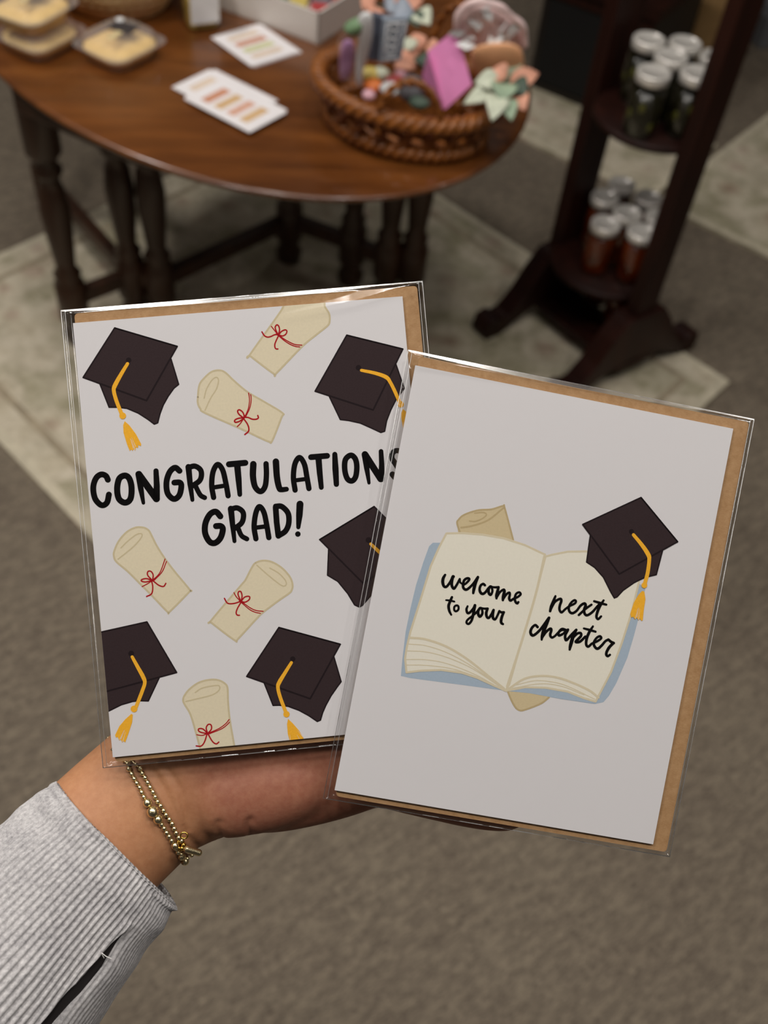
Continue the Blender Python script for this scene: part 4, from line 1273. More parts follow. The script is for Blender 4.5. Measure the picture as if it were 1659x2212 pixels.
   ('S','ink_black',0,[2.16,2.08,1.93,1.85,1.85,1.78,1.78],[(0.23,20.32),(-0.24,16.32),(0.18,12.79),(1.79,11.17),(3.39,12.69),(4.16,16.3),(4.39,20.1)],1),
   ('S','ink_black',0,[2.16,2.08,2.01,1.78,1.62],[(7.65,20.51),(7.55,15.26),(7.98,11.84),(8.65,11.19),(10.3,11.19)],1),
   ('S','ink_black',0,1.78,[(13.08,10.65),(12.9,14.79),(13.77,19.13),(15.46,21.19),(16.87,18.86),(17.31,14.77),(17.65,10.76)],1),
   ('S','ink_black',0,1.39,[(13.48,13.82),(16.8,13.97)],0),
   ('S','ink_black',0,1.93,[(19.26,20.97),(24.56,20.95)],0),
   ('S','ink_black',0,[2.08,1.93,1.62],[(21.67,20.28),(21.64,15.5),(21.73,10.77)],0),
   ('S','ink_black',0,[1.7,2.08,1.78],[(27.12,21.21),(26.92,16.51),(26.76,11.36)],0),
   ('S','ink_black',0,1.85,[(32.29,20.46),(30.44,19.15),(29.93,15.88),(30.51,12.87),(31.98,12.01),(33.32,13.36),(33.98,16.63),(33.66,19.24),(32.29,20.46)],1),
   ('S','ink_black',0,[2.16,1.78,1.08],[(36.97,20.35),(37.21,15.61),(37.49,10.86)],0),
   ('S','ink_black',0,[2.16,2.24,2.24],[(37.04,20.34),(39.27,15.98),(41.45,11.84)],0),
   ('S','ink_black',0,[1.54,1.78,2.16],[(42.37,20.88),(42.22,16.64),(41.67,11.82)],0),
   ('S','ink_black',0,[1.62,1.7,1.78,1.85,1.85,1.85,1.85,1.85,2.01],[(49.19,19.36),(47.94,20.65),(46.3,20.17),(45.73,18.37),(46.71,16.44),(47.63,14.32),(47.53,12.3),(46.54,11.61),(45.47,12.96)],1),
   ('S','ink_black',0,2.01,[(-12.04,4.24),(-13.36,5.87),(-15.36,5.17),(-17.07,2.38),(-17.44,-0.89),(-16.24,-3.75),(-14.46,-4.28),(-12.61,-2.8),(-11.6,-0.13),(-12.15,1.02),(-13.71,1.16)],1),
   ('S','ink_black',0,[2.08,1.78,1.31],[(-8.38,6.38),(-8.3,1.23),(-8.17,-4.3)],0),
   ('S','ink_black',0,1.78,[(-8.4,6.2),(-6.29,6.49),(-4.5,4.75),(-5.14,1.68),(-7.68,-0.12)],1),
   ('S','ink_black',0,1.62,[(-6.65,-0.02),(-5.72,-2.68),(-4.08,-3.93)],1),
   ('S','ink_black',0,1.78,[(-1.12,-4.13),(-1.35,-0.13),(-0.41,4.2),(0.95,6.28),(2.24,4.33),(2.79,0.23),(3.13,-4.14)],1),
   ('S','ink_black',0,1.47,[(-1.2,-0.51),(2.37,-0.39)],0),
   ('S','ink_black',0,1.93,[(6.23,5.52),(6.13,0.67),(6.28,-3.84)],0),
   ('S','ink_black',0,1.85,[(6.27,5.88),(8.26,5.63),(10.11,3.26),(10.03,-0.05),(8.71,-2.51),(6.28,-3.84)],1),
   ('S','ink_black',0,[2.32,2.16,1.39],[(14.27,5.91),(13.72,2.2),(13.05,-1.61)],0),
   ('D','ink_black',0,0.91,(12.7,-3.83)),
  ]),
 ]),
 dict(o=(0.053353,0.196800,1.227794),u=(0.995630,-0.006930,-0.093132),v=(0.066150,0.756271,0.650906),w=(0.065923,-0.654222,0.753424),size=(107.846523,140.817592),env=(-53.178966,-72.530262,59.283754,73.680731),sleeve=(-57.069165,-73.830262,60.583754,74.980731),crease=[(-54.92,73.88),(-41.60,72.70),(-18.27,72.41),(13.04,72.70)],art=[
  ('open_book_print','open cream book with blue cover over a rolled diploma',[
   ('F','ink_blue',0,[(-35.11,15.26),(-37.47,14.81),(-38.44,13.49),(-39.33,8.11),(-40.28,0.28),(-40.66,-7.79),(-40.77,-15.46),(-40.17,-24.06),(-39.59,-29.88),(-36.59,-30.04),(-26.17,-29.58),(-15.71,-29.12),(-4.68,-28.64),(1.38,-27.82),(14.38,-28.08),(25.47,-27.77),(28.24,-26.66),(29.64,-24.28),(31.33,-19.57),(33.34,-10.76),(34.12,-3.27),(34.52,2.31),(34.89,12.84),(32.16,14.36),(14.67,8.58)],0),
   ('F','ink_tan',1,[(-29.46,18.3),(-30.91,22.55),(-30.52,23.84),(-29.05,25.68),(-24.94,28.03),(-20.6,29.2),(-17.07,31.01),(-16.31,30.35),(-11.17,19.62),(-20.82,15.73)],0),
   ('S','ink_tan_edge',2,0.6,[(-29.31,19.72),(-30.84,22.56),(-30.52,23.84),(-29.05,25.68),(-24.93,27.96),(-20.58,29.1),(-17.05,30.88),(-16.28,30.19),(-11.61,20.59)],1),
   ('S','ink_tan_edge',2,0.6,[(-29.28,21.39),(-25.67,22.66),(-20.94,25.47),(-16.75,30.27)],1),
   ('S','ink_tan_edge',2,0.48,[(-26.97,23.99),(-24.93,24.3),(-22.75,25.76),(-21.88,27.11),(-23.1,27.57),(-25.77,26.83)],1),
   ('F','ink_tan',1,[(-4.31,-27.8),(-2.22,-31.29),(-0.39,-33.43),(1.16,-34.14),(2.85,-33.67),(7.62,-30.79),(9.38,-28.89),(10.22,-27.69),(4.88,-25.82)],0),
   ('S','ink_tan_edge',2,0.6,[(-3.98,-28.62),(-2.22,-31.29),(-0.39,-33.43),(1.16,-34.14),(2.85,-33.67),(7.62,-30.79),(9.97,-28.26)],1),
   ('F','ink_blue',3,[(-4.36,-28.65),(1.11,-26.4),(8.25,-25.14),(14.94,-25.23),(21.46,-26.28),(25.3,-26.88),(25.08,-27.66),(14.38,-28.08),(3.27,-28.03)],0),
   ('F','ink_page',4,[(-33.66,18.62),(-28.6,19.68),(-21.73,20.44),(-14.7,20.54),(-7.46,19.62),(-0.38,17.79),(-0.9,4.02),(-2.76,-13.84),(-3.89,-26.32),(-4.7,-28.57),(-8.95,-27.57),(-14.53,-26.11),(-19.96,-25.33),(-26.94,-25.6),(-33.66,-27.08),(-38.02,-28.41),(-39.33,-23.91),(-39.47,-20.45),(-39.25,-15.19),(-37.97,-4.51),(-36.71,7.2),(-35.17,13.75)],0),
   ('F','ink_page',4,[(-0.03,17.18),(-0.9,4.02),(-2.76,-13.84),(-3.89,-26.32),(-4.68,-28.64),(1.46,-26.34),(8.29,-25.31),(15.69,-25.28),(21.49,-26.45),(25.6,-26.9),(26.32,-24.5),(28.83,-16.34),(30.57,-6.12),(31.87,4.4),(32.34,14.39),(31.91,19.45),(23.23,21.87),(12.93,21.34),(6.87,20.1),(1.72,18.05),(-0.03,17.18)],0),
   ('S','ink_page_edge',5,0.69,[(-33.66,18.62),(-28.6,19.68),(-21.73,20.44),(-14.7,20.54),(-7.46,19.62),(-0.38,17.79),(-0.9,4.02),(-2.76,-13.84),(-3.89,-26.32),(-4.7,-28.57),(-8.95,-27.57),(-14.53,-26.11),(-19.96,-25.33),(-26.94,-25.6),(-33.66,-27.08),(-38.02,-28.41),(-39.33,-23.91),(-39.47,-20.45),(-39.25,-15.19),(-37.97,-4.51),(-36.71,7.2),(-35.17,13.75),(-33.66,18.62),(-28.6,19.68)],0),
   ('S','ink_page_edge',5,0.69,[(-0.03,17.18),(-0.9,4.02),(-2.76,-13.84),(-3.89,-26.32),(-4.68,-28.64),(1.46,-26.34),(8.29,-25.31),(15.69,-25.28),(21.49,-26.45),(25.6,-26.9),(26.32,-24.5),(28.83,-16.34),(30.57,-6.12),(31.87,4.4),(32.34,14.39),(31.91,19.45),(23.23,21.87),(12.93,21.34),(6.87,20.1),(1.72,18.05),(-0.03,17.18),(-0.03,17.18)],0),
   ('S','ink_page_edge',6,0.83,[(-0.38,17.79),(-0.9,4.02),(-2.76,-13.84),(-4.44,-27.12)],1),
   ('S','ink_page_edge',6,0.75,[(-38.9,-17.04),(-33.9,-16.66),(-26.68,-17.8),(-19.11,-20.63),(-11.25,-24.83),(-5.34,-27.99)],1),
   ('S','ink_page_edge',6,0.3,[(-39.02,-19.15),(-33.51,-18.68),(-26.32,-19.66),(-18.85,-21.98),(-9.22,-26.22)],1),
   ('S','ink_page_edge',6,0.3,[(-38.94,-21.4),(-33.13,-20.7),(-26.03,-21.18),(-16.82,-23.37),(-7.21,-27.44)],1),
   ('S','ink_page_edge',6,0.3,[(-38.75,-24.22),(-32.64,-23.23),(-25.64,-23.2),(-16.53,-24.89),(-9.02,-27.24)],1),
   ('S','ink_page_edge',6,0.3,[(-38.58,-26.04),(-32.3,-25.02),(-23.62,-24.59),(-14.59,-25.78)],1),
   ('S','ink_page_edge',6,0.75,[(-4.09,-28.13),(0.59,-23.75),(5.76,-21.81),(11.21,-21.32),(16.93,-22.13),(22.81,-23.65),(26.32,-25.42)],1),
   ('S','ink_page_edge',6,0.3,[(-1.54,-26.07),(4.27,-23.65),(9.7,-23.05),(15.35,-23.51),(25.16,-26.17)],1),
   ('S','ink_page_edge',6,0.3,[(-2.75,-27.45),(6.24,-24.32),(13.57,-23.9),(21.29,-25.39)],1),
  ]),
  ('graduation_cap_print',None,[
   ('F','ink_dark',8,[(13.32,26.96),(13.78,17.92),(16.81,16.65),(20.3,14),(23.78,9.52),(25.21,7.95),(26.04,8.47),(27.6,10.95),(30.72,14.09),(33.98,16.53),(37.6,18.12),(38.17,26.66),(24.48,25.03)],0),
   ('S','ink_edge',9,0.48,[(13.32,26.96),(13.78,17.92),(16.81,16.65),(20.3,14),(23.78,9.52),(25.21,7.95),(26.04,8.47),(27.6,10.95),(30.72,14.09),(33.98,16.53),(37.6,18.12),(38.17,26.66),(24.48,25.03)],0),
   ('F','ink_dark',10,[(27.64,42.17),(42.55,30.13),(25.3,16.03),(10.16,29.84)],0),
   ('S','ink_edge',11,0.54,[(27.64,42.17),(42.55,30.13),(25.3,16.03),(10.16,29.84),(27.64,42.17),(42.55,30.13)],0),
   ('D','ink_edge',11,0.85,(26.64,30.56)),
   ('S','ink_gold',13,[1.08,1.28,1.47,1.28,1.28,1.28],[(27.49,29.62),(30.82,26.94),(33.6,24.16),(34.31,22.46),(34.6,18.11),(34.36,14.58)],1),
   ('D','ink_gold',14,0.99,(34.31,13.91)),
   ('F','ink_gold',13,[(33.95,11.94),(32.93,10.46),(31.97,7.72),(31.43,3.77),(32.04,2.59),(32.6,2.99),(33.43,2.19),(33.86,2.85),(34.56,2.13),(34.99,2.76),(35.6,2.14),(36,2.4),(35.7,5.83),(35.55,9.48),(34.7,11.89)],0),
   ('S','card_white',15,[0.05,0.15],[(33.62,5.89),(33.44,2.48)],0),
   ('S','card_white',15,[0.05,0.15],[(33.89,6.3),(33.86,3.12)],0),
   ('S','card_white',15,[0.05,0.15],[(34.32,5.86),(34.54,2.43)],0),
  ]),
  ('lettering_print','black brush script',[
   ('S','ink_black',9,[0.8,1.02,1.05,0.94,0.87,0.87,0.91,1.02,1.09],[(-31.54,5.24),(-31.93,4.06),(-31.87,2.77),(-31.26,1.58),(-30.49,1.44),(-29.83,2.4),(-29.26,3.8),(-28.94,5.07),(-28.77,5.16)],1),
   ('S','ink_black',9,[0.91,0.94,0.98,0.91,0.84,0.8],[(-28.89,5.08),(-28.92,3.5),(-28.72,2.23),(-27.86,1.37),(-27.18,2.7),(-26.55,4.77)],1),
   ('S','ink_black',9,[0.73,0.65,0.62],[(-26.55,4.77),(-26.16,3.73),(-25.33,3.32)],1),
   ('S','ink_black',9,[0.73,0.76,0.84,0.84,0.87,0.91,0.91,0.91,0.87,0.84,0.91],[(-25.08,2.99),(-24.14,3.91),(-23.42,5.25),(-24.07,5.51),(-24.96,4.78),(-25.17,3.44),(-24.84,2.2),(-23.94,1.72),(-23.09,2.34),(-21.91,4.04),(-20.79,6.48)],1),
   ('S','ink_black',9,[0.84,1.09,1.09,0.84],[(-20.73,6.46),(-21.22,4.36),(-21.33,2.48),(-21.31,1.08)],1),
   ('S','ink_black',9,[0.87,0.84,0.87,0.91,0.94,0.91,0.87,0.87,0.91],[(-18.02,4.29),(-18.64,4.61),(-19.36,3.95),(-19.48,2.63),(-18.91,1.62),(-18.12,1.39),(-17.41,2.08),(-16.8,3.31),(-16.21,4.16)],1),
   ('S','ink_black',9,[0.84,0.94,0.94,0.84,0.8,0.8,0.8],[(-16.21,4.16),(-16.55,2.98),(-16.14,1.85),(-15.49,1.59),(-15.21,2.86),(-15.72,4.07),(-16.21,4.16)],1),
   ('S','ink_black',9,[0.65,0.73,0.84],[(-16.22,4.2),(-14.81,4.2),(-13.45,4.48)],1),
   ('S','ink_black',9,[0.87,1.02,1.05,0.8],[(-13.45,4.48),(-13.54,2.98),(-13.6,1.66),(-13.43,0.76)],1),
   ('S','ink_black',9,[0.73,0.8,0.87,1.02,1.05,0.84],[(-13.37,1.14),(-12.69,2.95),(-11.66,3.97),(-11.27,3.39),(-11.35,1.88),(-11.25,0.56)],1),
   ('S','ink_black',9,[0.73,0.8,0.84,0.87,0.91,0.87,0.84,0.8,0.8,0.8,0.8,0.84,0.87,0.84,0.8],[(-11.23,0.79),(-10.46,2.61),(-9.66,3.35),(-9.31,2.82),(-9.3,1.51),(-8.71,0.88),(-7.9,1.58),(-6.73,2.36),(-5.81,3.46),(-6.4,4.06),(-7.3,3.37),(-7.48,1.85),(-6.98,0.73),(-6.35,0.37),(-6.06,0.84)],1),
   ('S','ink_black',9,[0.84,0.94,0.98,0.87,0.65],[(-27.96,-1.53),(-28.32,-3.09),(-28.49,-4.6),(-27.91,-6.17),(-27.09,-7.23)],1),
   ('S','ink_black',9,[0.58,0.69,0.65],[(-29.68,-2.81),(-28.29,-2.71),(-26.93,-2.79)],1),
   ('S','ink_black',9,0.73,[(-25.92,-3.89),(-26.56,-4.44),(-26.41,-5.53),(-25.73,-5.81),(-25.12,-5.11),(-25.31,-4.12),(-25.92,-3.89)],1),
   ('S','ink_black',9,[0.69,0.84,0.87,0.87,0.91,0.94,0.98,0.98,0.87,0.8,0.76,0.76,0.76],[(-22.33,-3.52),(-22.5,-4.63),(-21.92,-5.68),(-21.15,-5.31),(-20.23,-3.75),(-20,-2.77),(-19.99,-3.98),(-20.01,-5.85),(-20.17,-7.93),(-20.88,-9.14),(-21.68,-8.86),(-21.49,-7.89),(-20.27,-6.46)],1),
   ('S','ink_black',9,[0.76,0.8,0.87],[(-20.27,-6.46),(-19.06,-4.93),(-18.23,-3.38)],1),
   ('S','ink_black',9,[0.84,0.94,0.98,0.94,0.87,0.8,0.8],[(-18.14,-3.37),(-18.59,-4.47),(-18.27,-5.63),(-17.62,-6.07),(-17.09,-4.94),(-17.55,-3.54),(-18.14,-3.37)],1),
   ('S','ink_black',9,[0.65,0.76,0.84],[(-18.16,-3.28),(-16.75,-3.3),(-15.66,-3.1)],1),
   ('S','ink_black',9,[0.84,0.98,0.91,0.87,0.87,0.91],[(-15.66,-3.1),(-15.85,-4.53),(-15.43,-5.76),(-14.72,-6.01),(-14.11,-4.78),(-13.66,-3.2)],1),
   ('S','ink_black',9,[0.87,0.98,0.91,0.84,0.8,0.84],[(-13.65,-3.29),(-13.62,-4.87),(-13.23,-5.92),(-12.55,-6.08),(-12.1,-4.97),(-11.69,-3.21)],1),
   ('S','ink_black',9,[0.76,0.84,0.87],[(-11.69,-3.21),(-10.98,-3.46),(-10.16,-3.31)],1),
   ('S','ink_black',9,[0.87,0.98,0.98,0.91,0.76],[(-10.2,-3.32),(-10.52,-4.87),(-10.55,-6.18),(-10.32,-6.88),(-9.7,-7.18)],1),
   ('S','ink_black',9,[0.76,1.07,1.11,0.88],[(5.69,4.98),(5.35,3.14),(5,1.31),(4.9,-0.18)],1),
   ('S','ink_black',9,[0.76,0.84,0.88,0.95,0.92,0.88,0.84,0.8,0.8,0.8,0.8,0.8,0.8,0.84,0.88,0.88,0.84,0.88,0.95,0.99,0.95,0.92,0.88,0.88,0.84],[(5,0.33),(5.86,3.04),(7.39,4.4),(7.91,3.81),(7.72,2.2),(7.88,0.86),(8.72,0.12),(9.77,1.4),(10.93,2.59),(12.5,3.77),(12.74,4.6),(12.1,4.78),(11.13,3.61),(10.78,2.17),(11.26,0.88),(12.34,0.49),(13.54,1.49),(14.56,3.45),(15.68,4.35),(16.2,3.75),(15.97,2.33),(16.43,1.04),(17.39,0.72),(18.83,2.06),(20.04,4.06)],1),
   ('S','ink_black',9,[0.8,0.84,0.84],[(18.07,4.39),(16.32,2.59),(14.57,0.3)],1),
   ('S','ink_black',9,[0.84,0.88],[(20.04,4.06),(20.66,4.96)],1),
   ('S','ink_black',9,[0.76,0.99,0.99,0.92,0.84,0.76],[(21.8,6.51),(20.97,4.43),(20.53,2.57),(20.48,0.79),(21.2,0.13),(22,1.17)],1),
   ('S','ink_black',9,[0.76,0.88,0.76],[(18.72,5.69),(20.76,5.47),(22.96,5.28)],1),
   ('S','ink_black',9,[0.92,0.84,0.92,0.99,0.99,0.92,0.92,0.99],[(1.76,-6.06),(0.87,-5.57),(-0.01,-6.67),(-0.23,-8.09),(0.45,-9.04),(1.37,-8.68),(2.95,-6.53),(4.94,-2.43)],1),
   ('S','ink_black',9,[0.76,1.18,1.26,1.11,0.76],[(5.05,-2.51),(4.54,-4.47),(4.02,-6.93),(3.87,-8.72),(3.9,-9.9)],1),
   ('S','ink_black',9,[0.76,0.88,0.92,0.95,0.92,0.84,0.8,0.84,0.88,0.84],[(4.04,-9.08),(4.86,-7.17),(6,-5.88),(6.48,-6.28),(6.39,-7.87),(7.13,-8.62),(8,-7.97),(8.94,-6.62),(9.92,-5.56),(11.48,-5.38)],1),
   ('S','ink_black',9,[0.84,0.88,0.88,0.88,0.84],[(11.48,-5.38),(9.87,-5.27),(9.03,-6.61),(9.31,-7.54),(10.39,-6.95)],1),
   ('S','ink_black',9,[0.76,0.84,0.92,0.95,0.92,0.88,0.92],[(10.39,-6.95),(11.93,-5.1),(11.39,-6.97),(11.65,-8.3),(12.19,-8.5),(13.32,-6.62),(14.65,-4.7)],1),
   ('S','ink_black',9,[0.84,1.14,1.26,1.14,0.8],[(14.7,-4.69),(14.09,-6.48),(13.88,-8.49),(13.74,-10.29),(13.73,-11.47)],1),
   ('S','ink_black',9,[0.84,0.88,0.88,0.92,0.99,0.99,0.92,0.88],[(13.93,-7.69),(15.18,-5.89),(16.3,-5.49),(16.58,-6.42),(15.58,-7.98),(15.31,-8.62),(16.64,-8.28),(18.07,-6.35)],1),
   ('S','ink_black',9,[0.72,0.99,0.99,0.92,0.88,0.84],[(19.93,-2.56),(19.12,-4.58),(18.66,-6.84),(18.84,-8.78),(19.66,-9.42),(20.64,-8.25)],1),
   ('S','ink_black',9,[0.69,0.84,0.76],[(17.06,-3.77),(18.99,-3.92),(21.13,-4.12)],1),
   ('S','ink_black',9,[0.84,0.84,0.84,0.88,0.84,0.88,0.92,0.95,0.92,0.88,0.88],[(20.64,-8.25),(22.23,-7.18),(23.4,-5.98),(22.88,-5.38),(21.91,-6.05),(21.24,-7.75),(21.79,-9.03),(22.89,-9.53),(24.04,-8.23),(24.94,-6.69),(25.89,-5.92)],1),
   ('S','ink_black',9,[0.88,0.95,0.95],[(25.89,-5.92),(26.92,-6.53),(27.86,-6.75)],1),
   ('S','ink_black',9,[0.95,1.03,0.99,0.95,0.88,0.8],[(27.77,-6.77),(26.67,-8.35),(26.1,-10.04),(26.18,-11.01),(26.75,-11.34),(27.35,-10.8)],1),
  ]),
 ]),
]

def clip_poly(poly, x0, y0, x1, y1):
    def cut(P, f, inter):
        out = []
        for i in range(len(P)):
            a, b_ = P[i - 1], P[i]
            fa, fb = f(a), f(b_)
            if fb >= 0:
                if fa < 0: out.append(inter(a, b_, fa, fb))
                out.append(b_)
            elif fa >= 0:
                out.append(inter(a, b_, fa, fb))
        return out
    lerp = lambda a, b_, fa, fb: (a[0] + (b_[0] - a[0]) * fa / (fa - fb), a[1] + (b_[1] - a[1]) * fa / (fa - fb))
    for f in (lambda p: p[0] - x0, lambda p: x1 - p[0], lambda p: p[1] - y0, lambda p: y1 - p[1]):
        poly = cut(poly, f, lerp)
        if len(poly) < 3:
            return []
    return poly

def art_polys(prim):
    """convex pieces (in card mm) of one printed shape"""
    kind = prim[0]
    out = []
    if kind == 'F':
        pts = prim[3]
        if prim[4]:
            pts = [(p.x, p.y) for p in catmull([Vector((x, y, 0)) for x, y in pts], 4, True)]
        for t in tessellate_polygon([[Vector((x, y, 0)) for x, y in pts]]):
            out.append((0, [pts[i] for i in t]))
    elif kind == 'D':
        r, (cx, cy) = prim[3], prim[4]
        out.append((8, [(cx + r * math.cos(2 * PI * k / 20), cy + r * math.sin(2 * PI * k / 20)) for k in range(20)]))
    else:
        w, pts, smooth = prim[3], prim[4], prim[5]
        ws = list(w) if isinstance(w, (list, tuple)) else [w] * len(pts)
        while len(ws) < len(pts):
            ws.append(ws[-1])
        P = [Vector((x, y, ww)) for (x, y), ww in zip(pts, ws)]
        closed = len(pts) > 3 and (P[0].xy - P[-1].xy).length < 1e-3
        if smooth and len(P) > 2:
            P = catmull(P[:-1], 6, True) + [P[0]] if closed else catmull(P, 6)
        elif not smooth and len(P) == 2:
            pass
        for i in range(len(P) - 1):
            a, e = P[i], P[i + 1]
            d = e.xy - a.xy
            if d.length < 1e-6:
                continue
            n = Vector((-d.y, d.x)).normalized()
            q = [a.xy + n * a.z / 2, a.xy - n * a.z / 2, e.xy - n * e.z / 2, e.xy + n * e.z / 2]
            out.append((i % 4, [(p.x, p.y) for p in q]))
        for i, p in enumerate(P):
            out.append((4 + i % 4, [(p.x + p.z / 2 * math.cos(2 * PI * k / 14), p.y + p.z / 2 * math.sin(2 * PI * k / 14)) for k in range(14)]))
    return out

def sleeve_mesh(c, nx, ny, ridge):
    x0, y0, x1, y1 = c['sleeve']
    e0, f0, e1, f1 = c['env']
    zr = -0.62
    def sst(t):
        t = max(0, min(1, t))
        return t * t * (3 - 2 * t)
    def height(x, y, up):
        d = min((x - x0) / max(0.6, (e0 - x0)), (x1 - x) / max(0.6, (x1 - e1)), (y - y0) / max(0.6, (f0 - y0)), (y1 - y) / max(0.6, y1 - f1))
        k = sst(d)
        if up:
            h = zr + (0.26 - zr) * k
            nz = noise.noise(Vector((x * 0.05, y * 0.035, 3.1)))
            h += 0.12 * nz * k + 0.02 * noise.noise(Vector((x * 0.16, y * 0.12, 8)))
            h = max(h, zr)
            # a fold running in from the corner
            best, tt = 1e9, 0
            for i in range(len(ridge) - 1):
                a, b_ = Vector(ridge[i]), Vector(ridge[i + 1])
                t = max(0, min(1, (Vector((x, y)) - a).dot(b_ - a) / (b_ - a).length_squared))
                q = a + (b_ - a) * t
                dd = (Vector((x, y)) - q).length
                s = 1 if (b_ - a).cross(Vector((x, y)) - q) < 0 else -1
                if dd < abs(best):
                    best, tt = dd * s, (i + t) / (len(ridge) - 1)
            # nearly flat facet above the fold, steep drop below it
            wd = 4.6 * (1 - tt) ** 1.1 + 0.3
            top = 0.215 * wd
            if best >= 0:
                f = max(0, 1 - best / wd)
            else:
                f = max(0, 1 + best / 3.2)
                f = f * f
            h += top * f * min(1, k * 1.5)
            return h
        return zr + (-2.32 - zr) * k
    b = MB()
    ex = []
    def axis(a, e, n):
        # finer near the rims
        return [a + (e - a) * (0.5 - 0.5 * math.cos(PI * i / n)) * 0.5 + (e - a) * (i / n) * 0.5 for i in range(n + 1)]
    X, Y = axis(x0, x1, nx), axis(y0, y1, ny)
    for up in (True, False):
        vv = [(x * .001, y * .001, height(x, y, up) * .001) for y in Y for x in X]
        ff = []
        for j in range(ny):
            for i in range(nx):
                a = j * (nx + 1) + i
                q = (a, a + 1, a + nx + 2, a + nx + 1)
                ff.append(q if up else tuple(reversed(q)))
        b.add(vv, ff, 'clear_sleeve_film', True)
    return b

WORDS = ['graduation card with caps, diplomas and CONGRATULATIONS GRAD! lettering, held on the left', 'white graduation card with an open book and script lettering, held in front on the right']
ENVW = ['kraft brown envelope tucked behind the CONGRATULATIONS GRAD! card', 'kraft brown envelope tucked behind the open book card']
SLVW = ['clear plastic sleeve around the CONGRATULATIONS GRAD! card', 'clear plastic sleeve around the open book card']
for ci, c in enumerate(CARDS):
    M = Matrix((c['u'], c['v'], c['w'])).transposed().to_4x4()
    M.translation = Vector(c['o'])
    W2, H2 = c['size'][0] / 2, c['size'][1] / 2
    root = thing('greeting_card', WORDS[ci], 'greeting card')
    root.matrix_world = M
    b = MB()
    for z0, z1 in ((-0.28, 0.0), (-0.62, -0.32)):
        b.prism([(-W2 * .001, -H2 * .001), (W2 * .001, -H2 * .001), (W2 * .001, H2 * .001), (-W2 * .001, H2 * .001)], 'card_white', (z1 - z0) * .001, lambda p, z0=z0: Vector((p.x, p.y, p.z + z0 * .001)))
    b.build('card_panel', root)
    for nm, lb, prims in c['art']:
        b = MB()
        for pr in prims:
            z = 0.02e-3 + pr[2] * 0.012e-3
            for lift, poly in art_polys(pr):
                poly = clip_poly(poly, -W2 + .02, -H2 + .02, W2 - .02, H2 - .02)
                if len(poly) >= 3:
                    ar = sum(poly[i - 1][0] * poly[i][1] - poly[i][0] * poly[i - 1][1] for i in range(len(poly)))
                    if ar < 0:
                        poly = poly[::-1]
                    b.add([(x * .001, y * .001, z + lift * 1.2e-6) for x, y in poly], [tuple(range(len(poly)))], pr[1])
        o = b.build(nm, root, fix=False)
        if lb:
            o['label'] = lb
    # envelope
    e0, f0, e1, f1 = c['env']
    ev = thing('envelope', ENVW[ci], 'envelope', group=None)
    ev.matrix_world = M
    b = MB()
    r_ = 1.2
    ol = rr((e1 - e0) * .001, (f1 - f0) * .001, r_ * .001, 3)
    cx, cy = (e0 + e1) * .0005, (f0 + f1) * .0005
    stacked(b, [([(x + cx, y + cy) for x, y in ol], z * .001) for z in (-1.95, -1.6, -1.3, -1.0)], 'kraft_paper')
    b.build('envelope_body', ev)
    b = MB()
    tri = [(e0 + 1, f1 - 1), (cx * 1000, cy * 1000 + 8), (e1 - 1, f1 - 1)]
    b.prism([(x * .001, y * .001) for x, y in tri], 'kraft_paper', 0.0002, lambda p: Vector((p.x, p.y, p.z - 0.00216)))
    b.build('flap', ev)
    # sleeve
    sl = thing('plastic_sleeve', SLVW[ci], 'plastic sleeve')
    sl.matrix_world = M
    x0, y0, x1, y1 = c['sleeve']
    o = sleeve_mesh(c, 150, 180, c['crease']).build('film', sl, weld=True)
    b = MB()
    cs = [(x0, y0), (x1, y0), (x1, y1), (x0, y1)]
    b.tube([(x * .001, y * .001, -0.00062) for x, y in cs], 0.00010, 'clear_sleeve_edge', 6, closed=True)
    b.build('sealed_edge', sl)
    for xs in (x0 + 1.35, x1 - 1.35):
        b = MB()
        b.tube([(xs * .001, (y0 + .3) * .001, -0.0004), (xs * .001, (y1 - .3) * .001, -0.0004)], 0.00006, 'clear_sleeve_edge', 6)
        b.build('side_fold', sl)
    b = MB()
    vv, ff = [], []
    NS = 60
    for i in range(NS + 1):
        u_ = i / NS
        x = x0 + 0.2 + (x1 - x0 - 0.4) * u_
        wd = 0.45 + 1.1 * math.sin(PI * min(1, u_ * 1.15)) ** 0.8
        for y_, dz in ((y1 - wd, 0.215 * wd), (y1 - 0.02, 0.0)):
            vv.append((x * .001, y_ * .001, (-0.50 + dz) * .001))
    for i in range(NS):
        ff.append((2 * i, 2 * i + 2, 2 * i + 3, 2 * i + 1))
    b.add(vv, ff, 'clear_flap_film', True)
    b.build('folded_flap', sl)

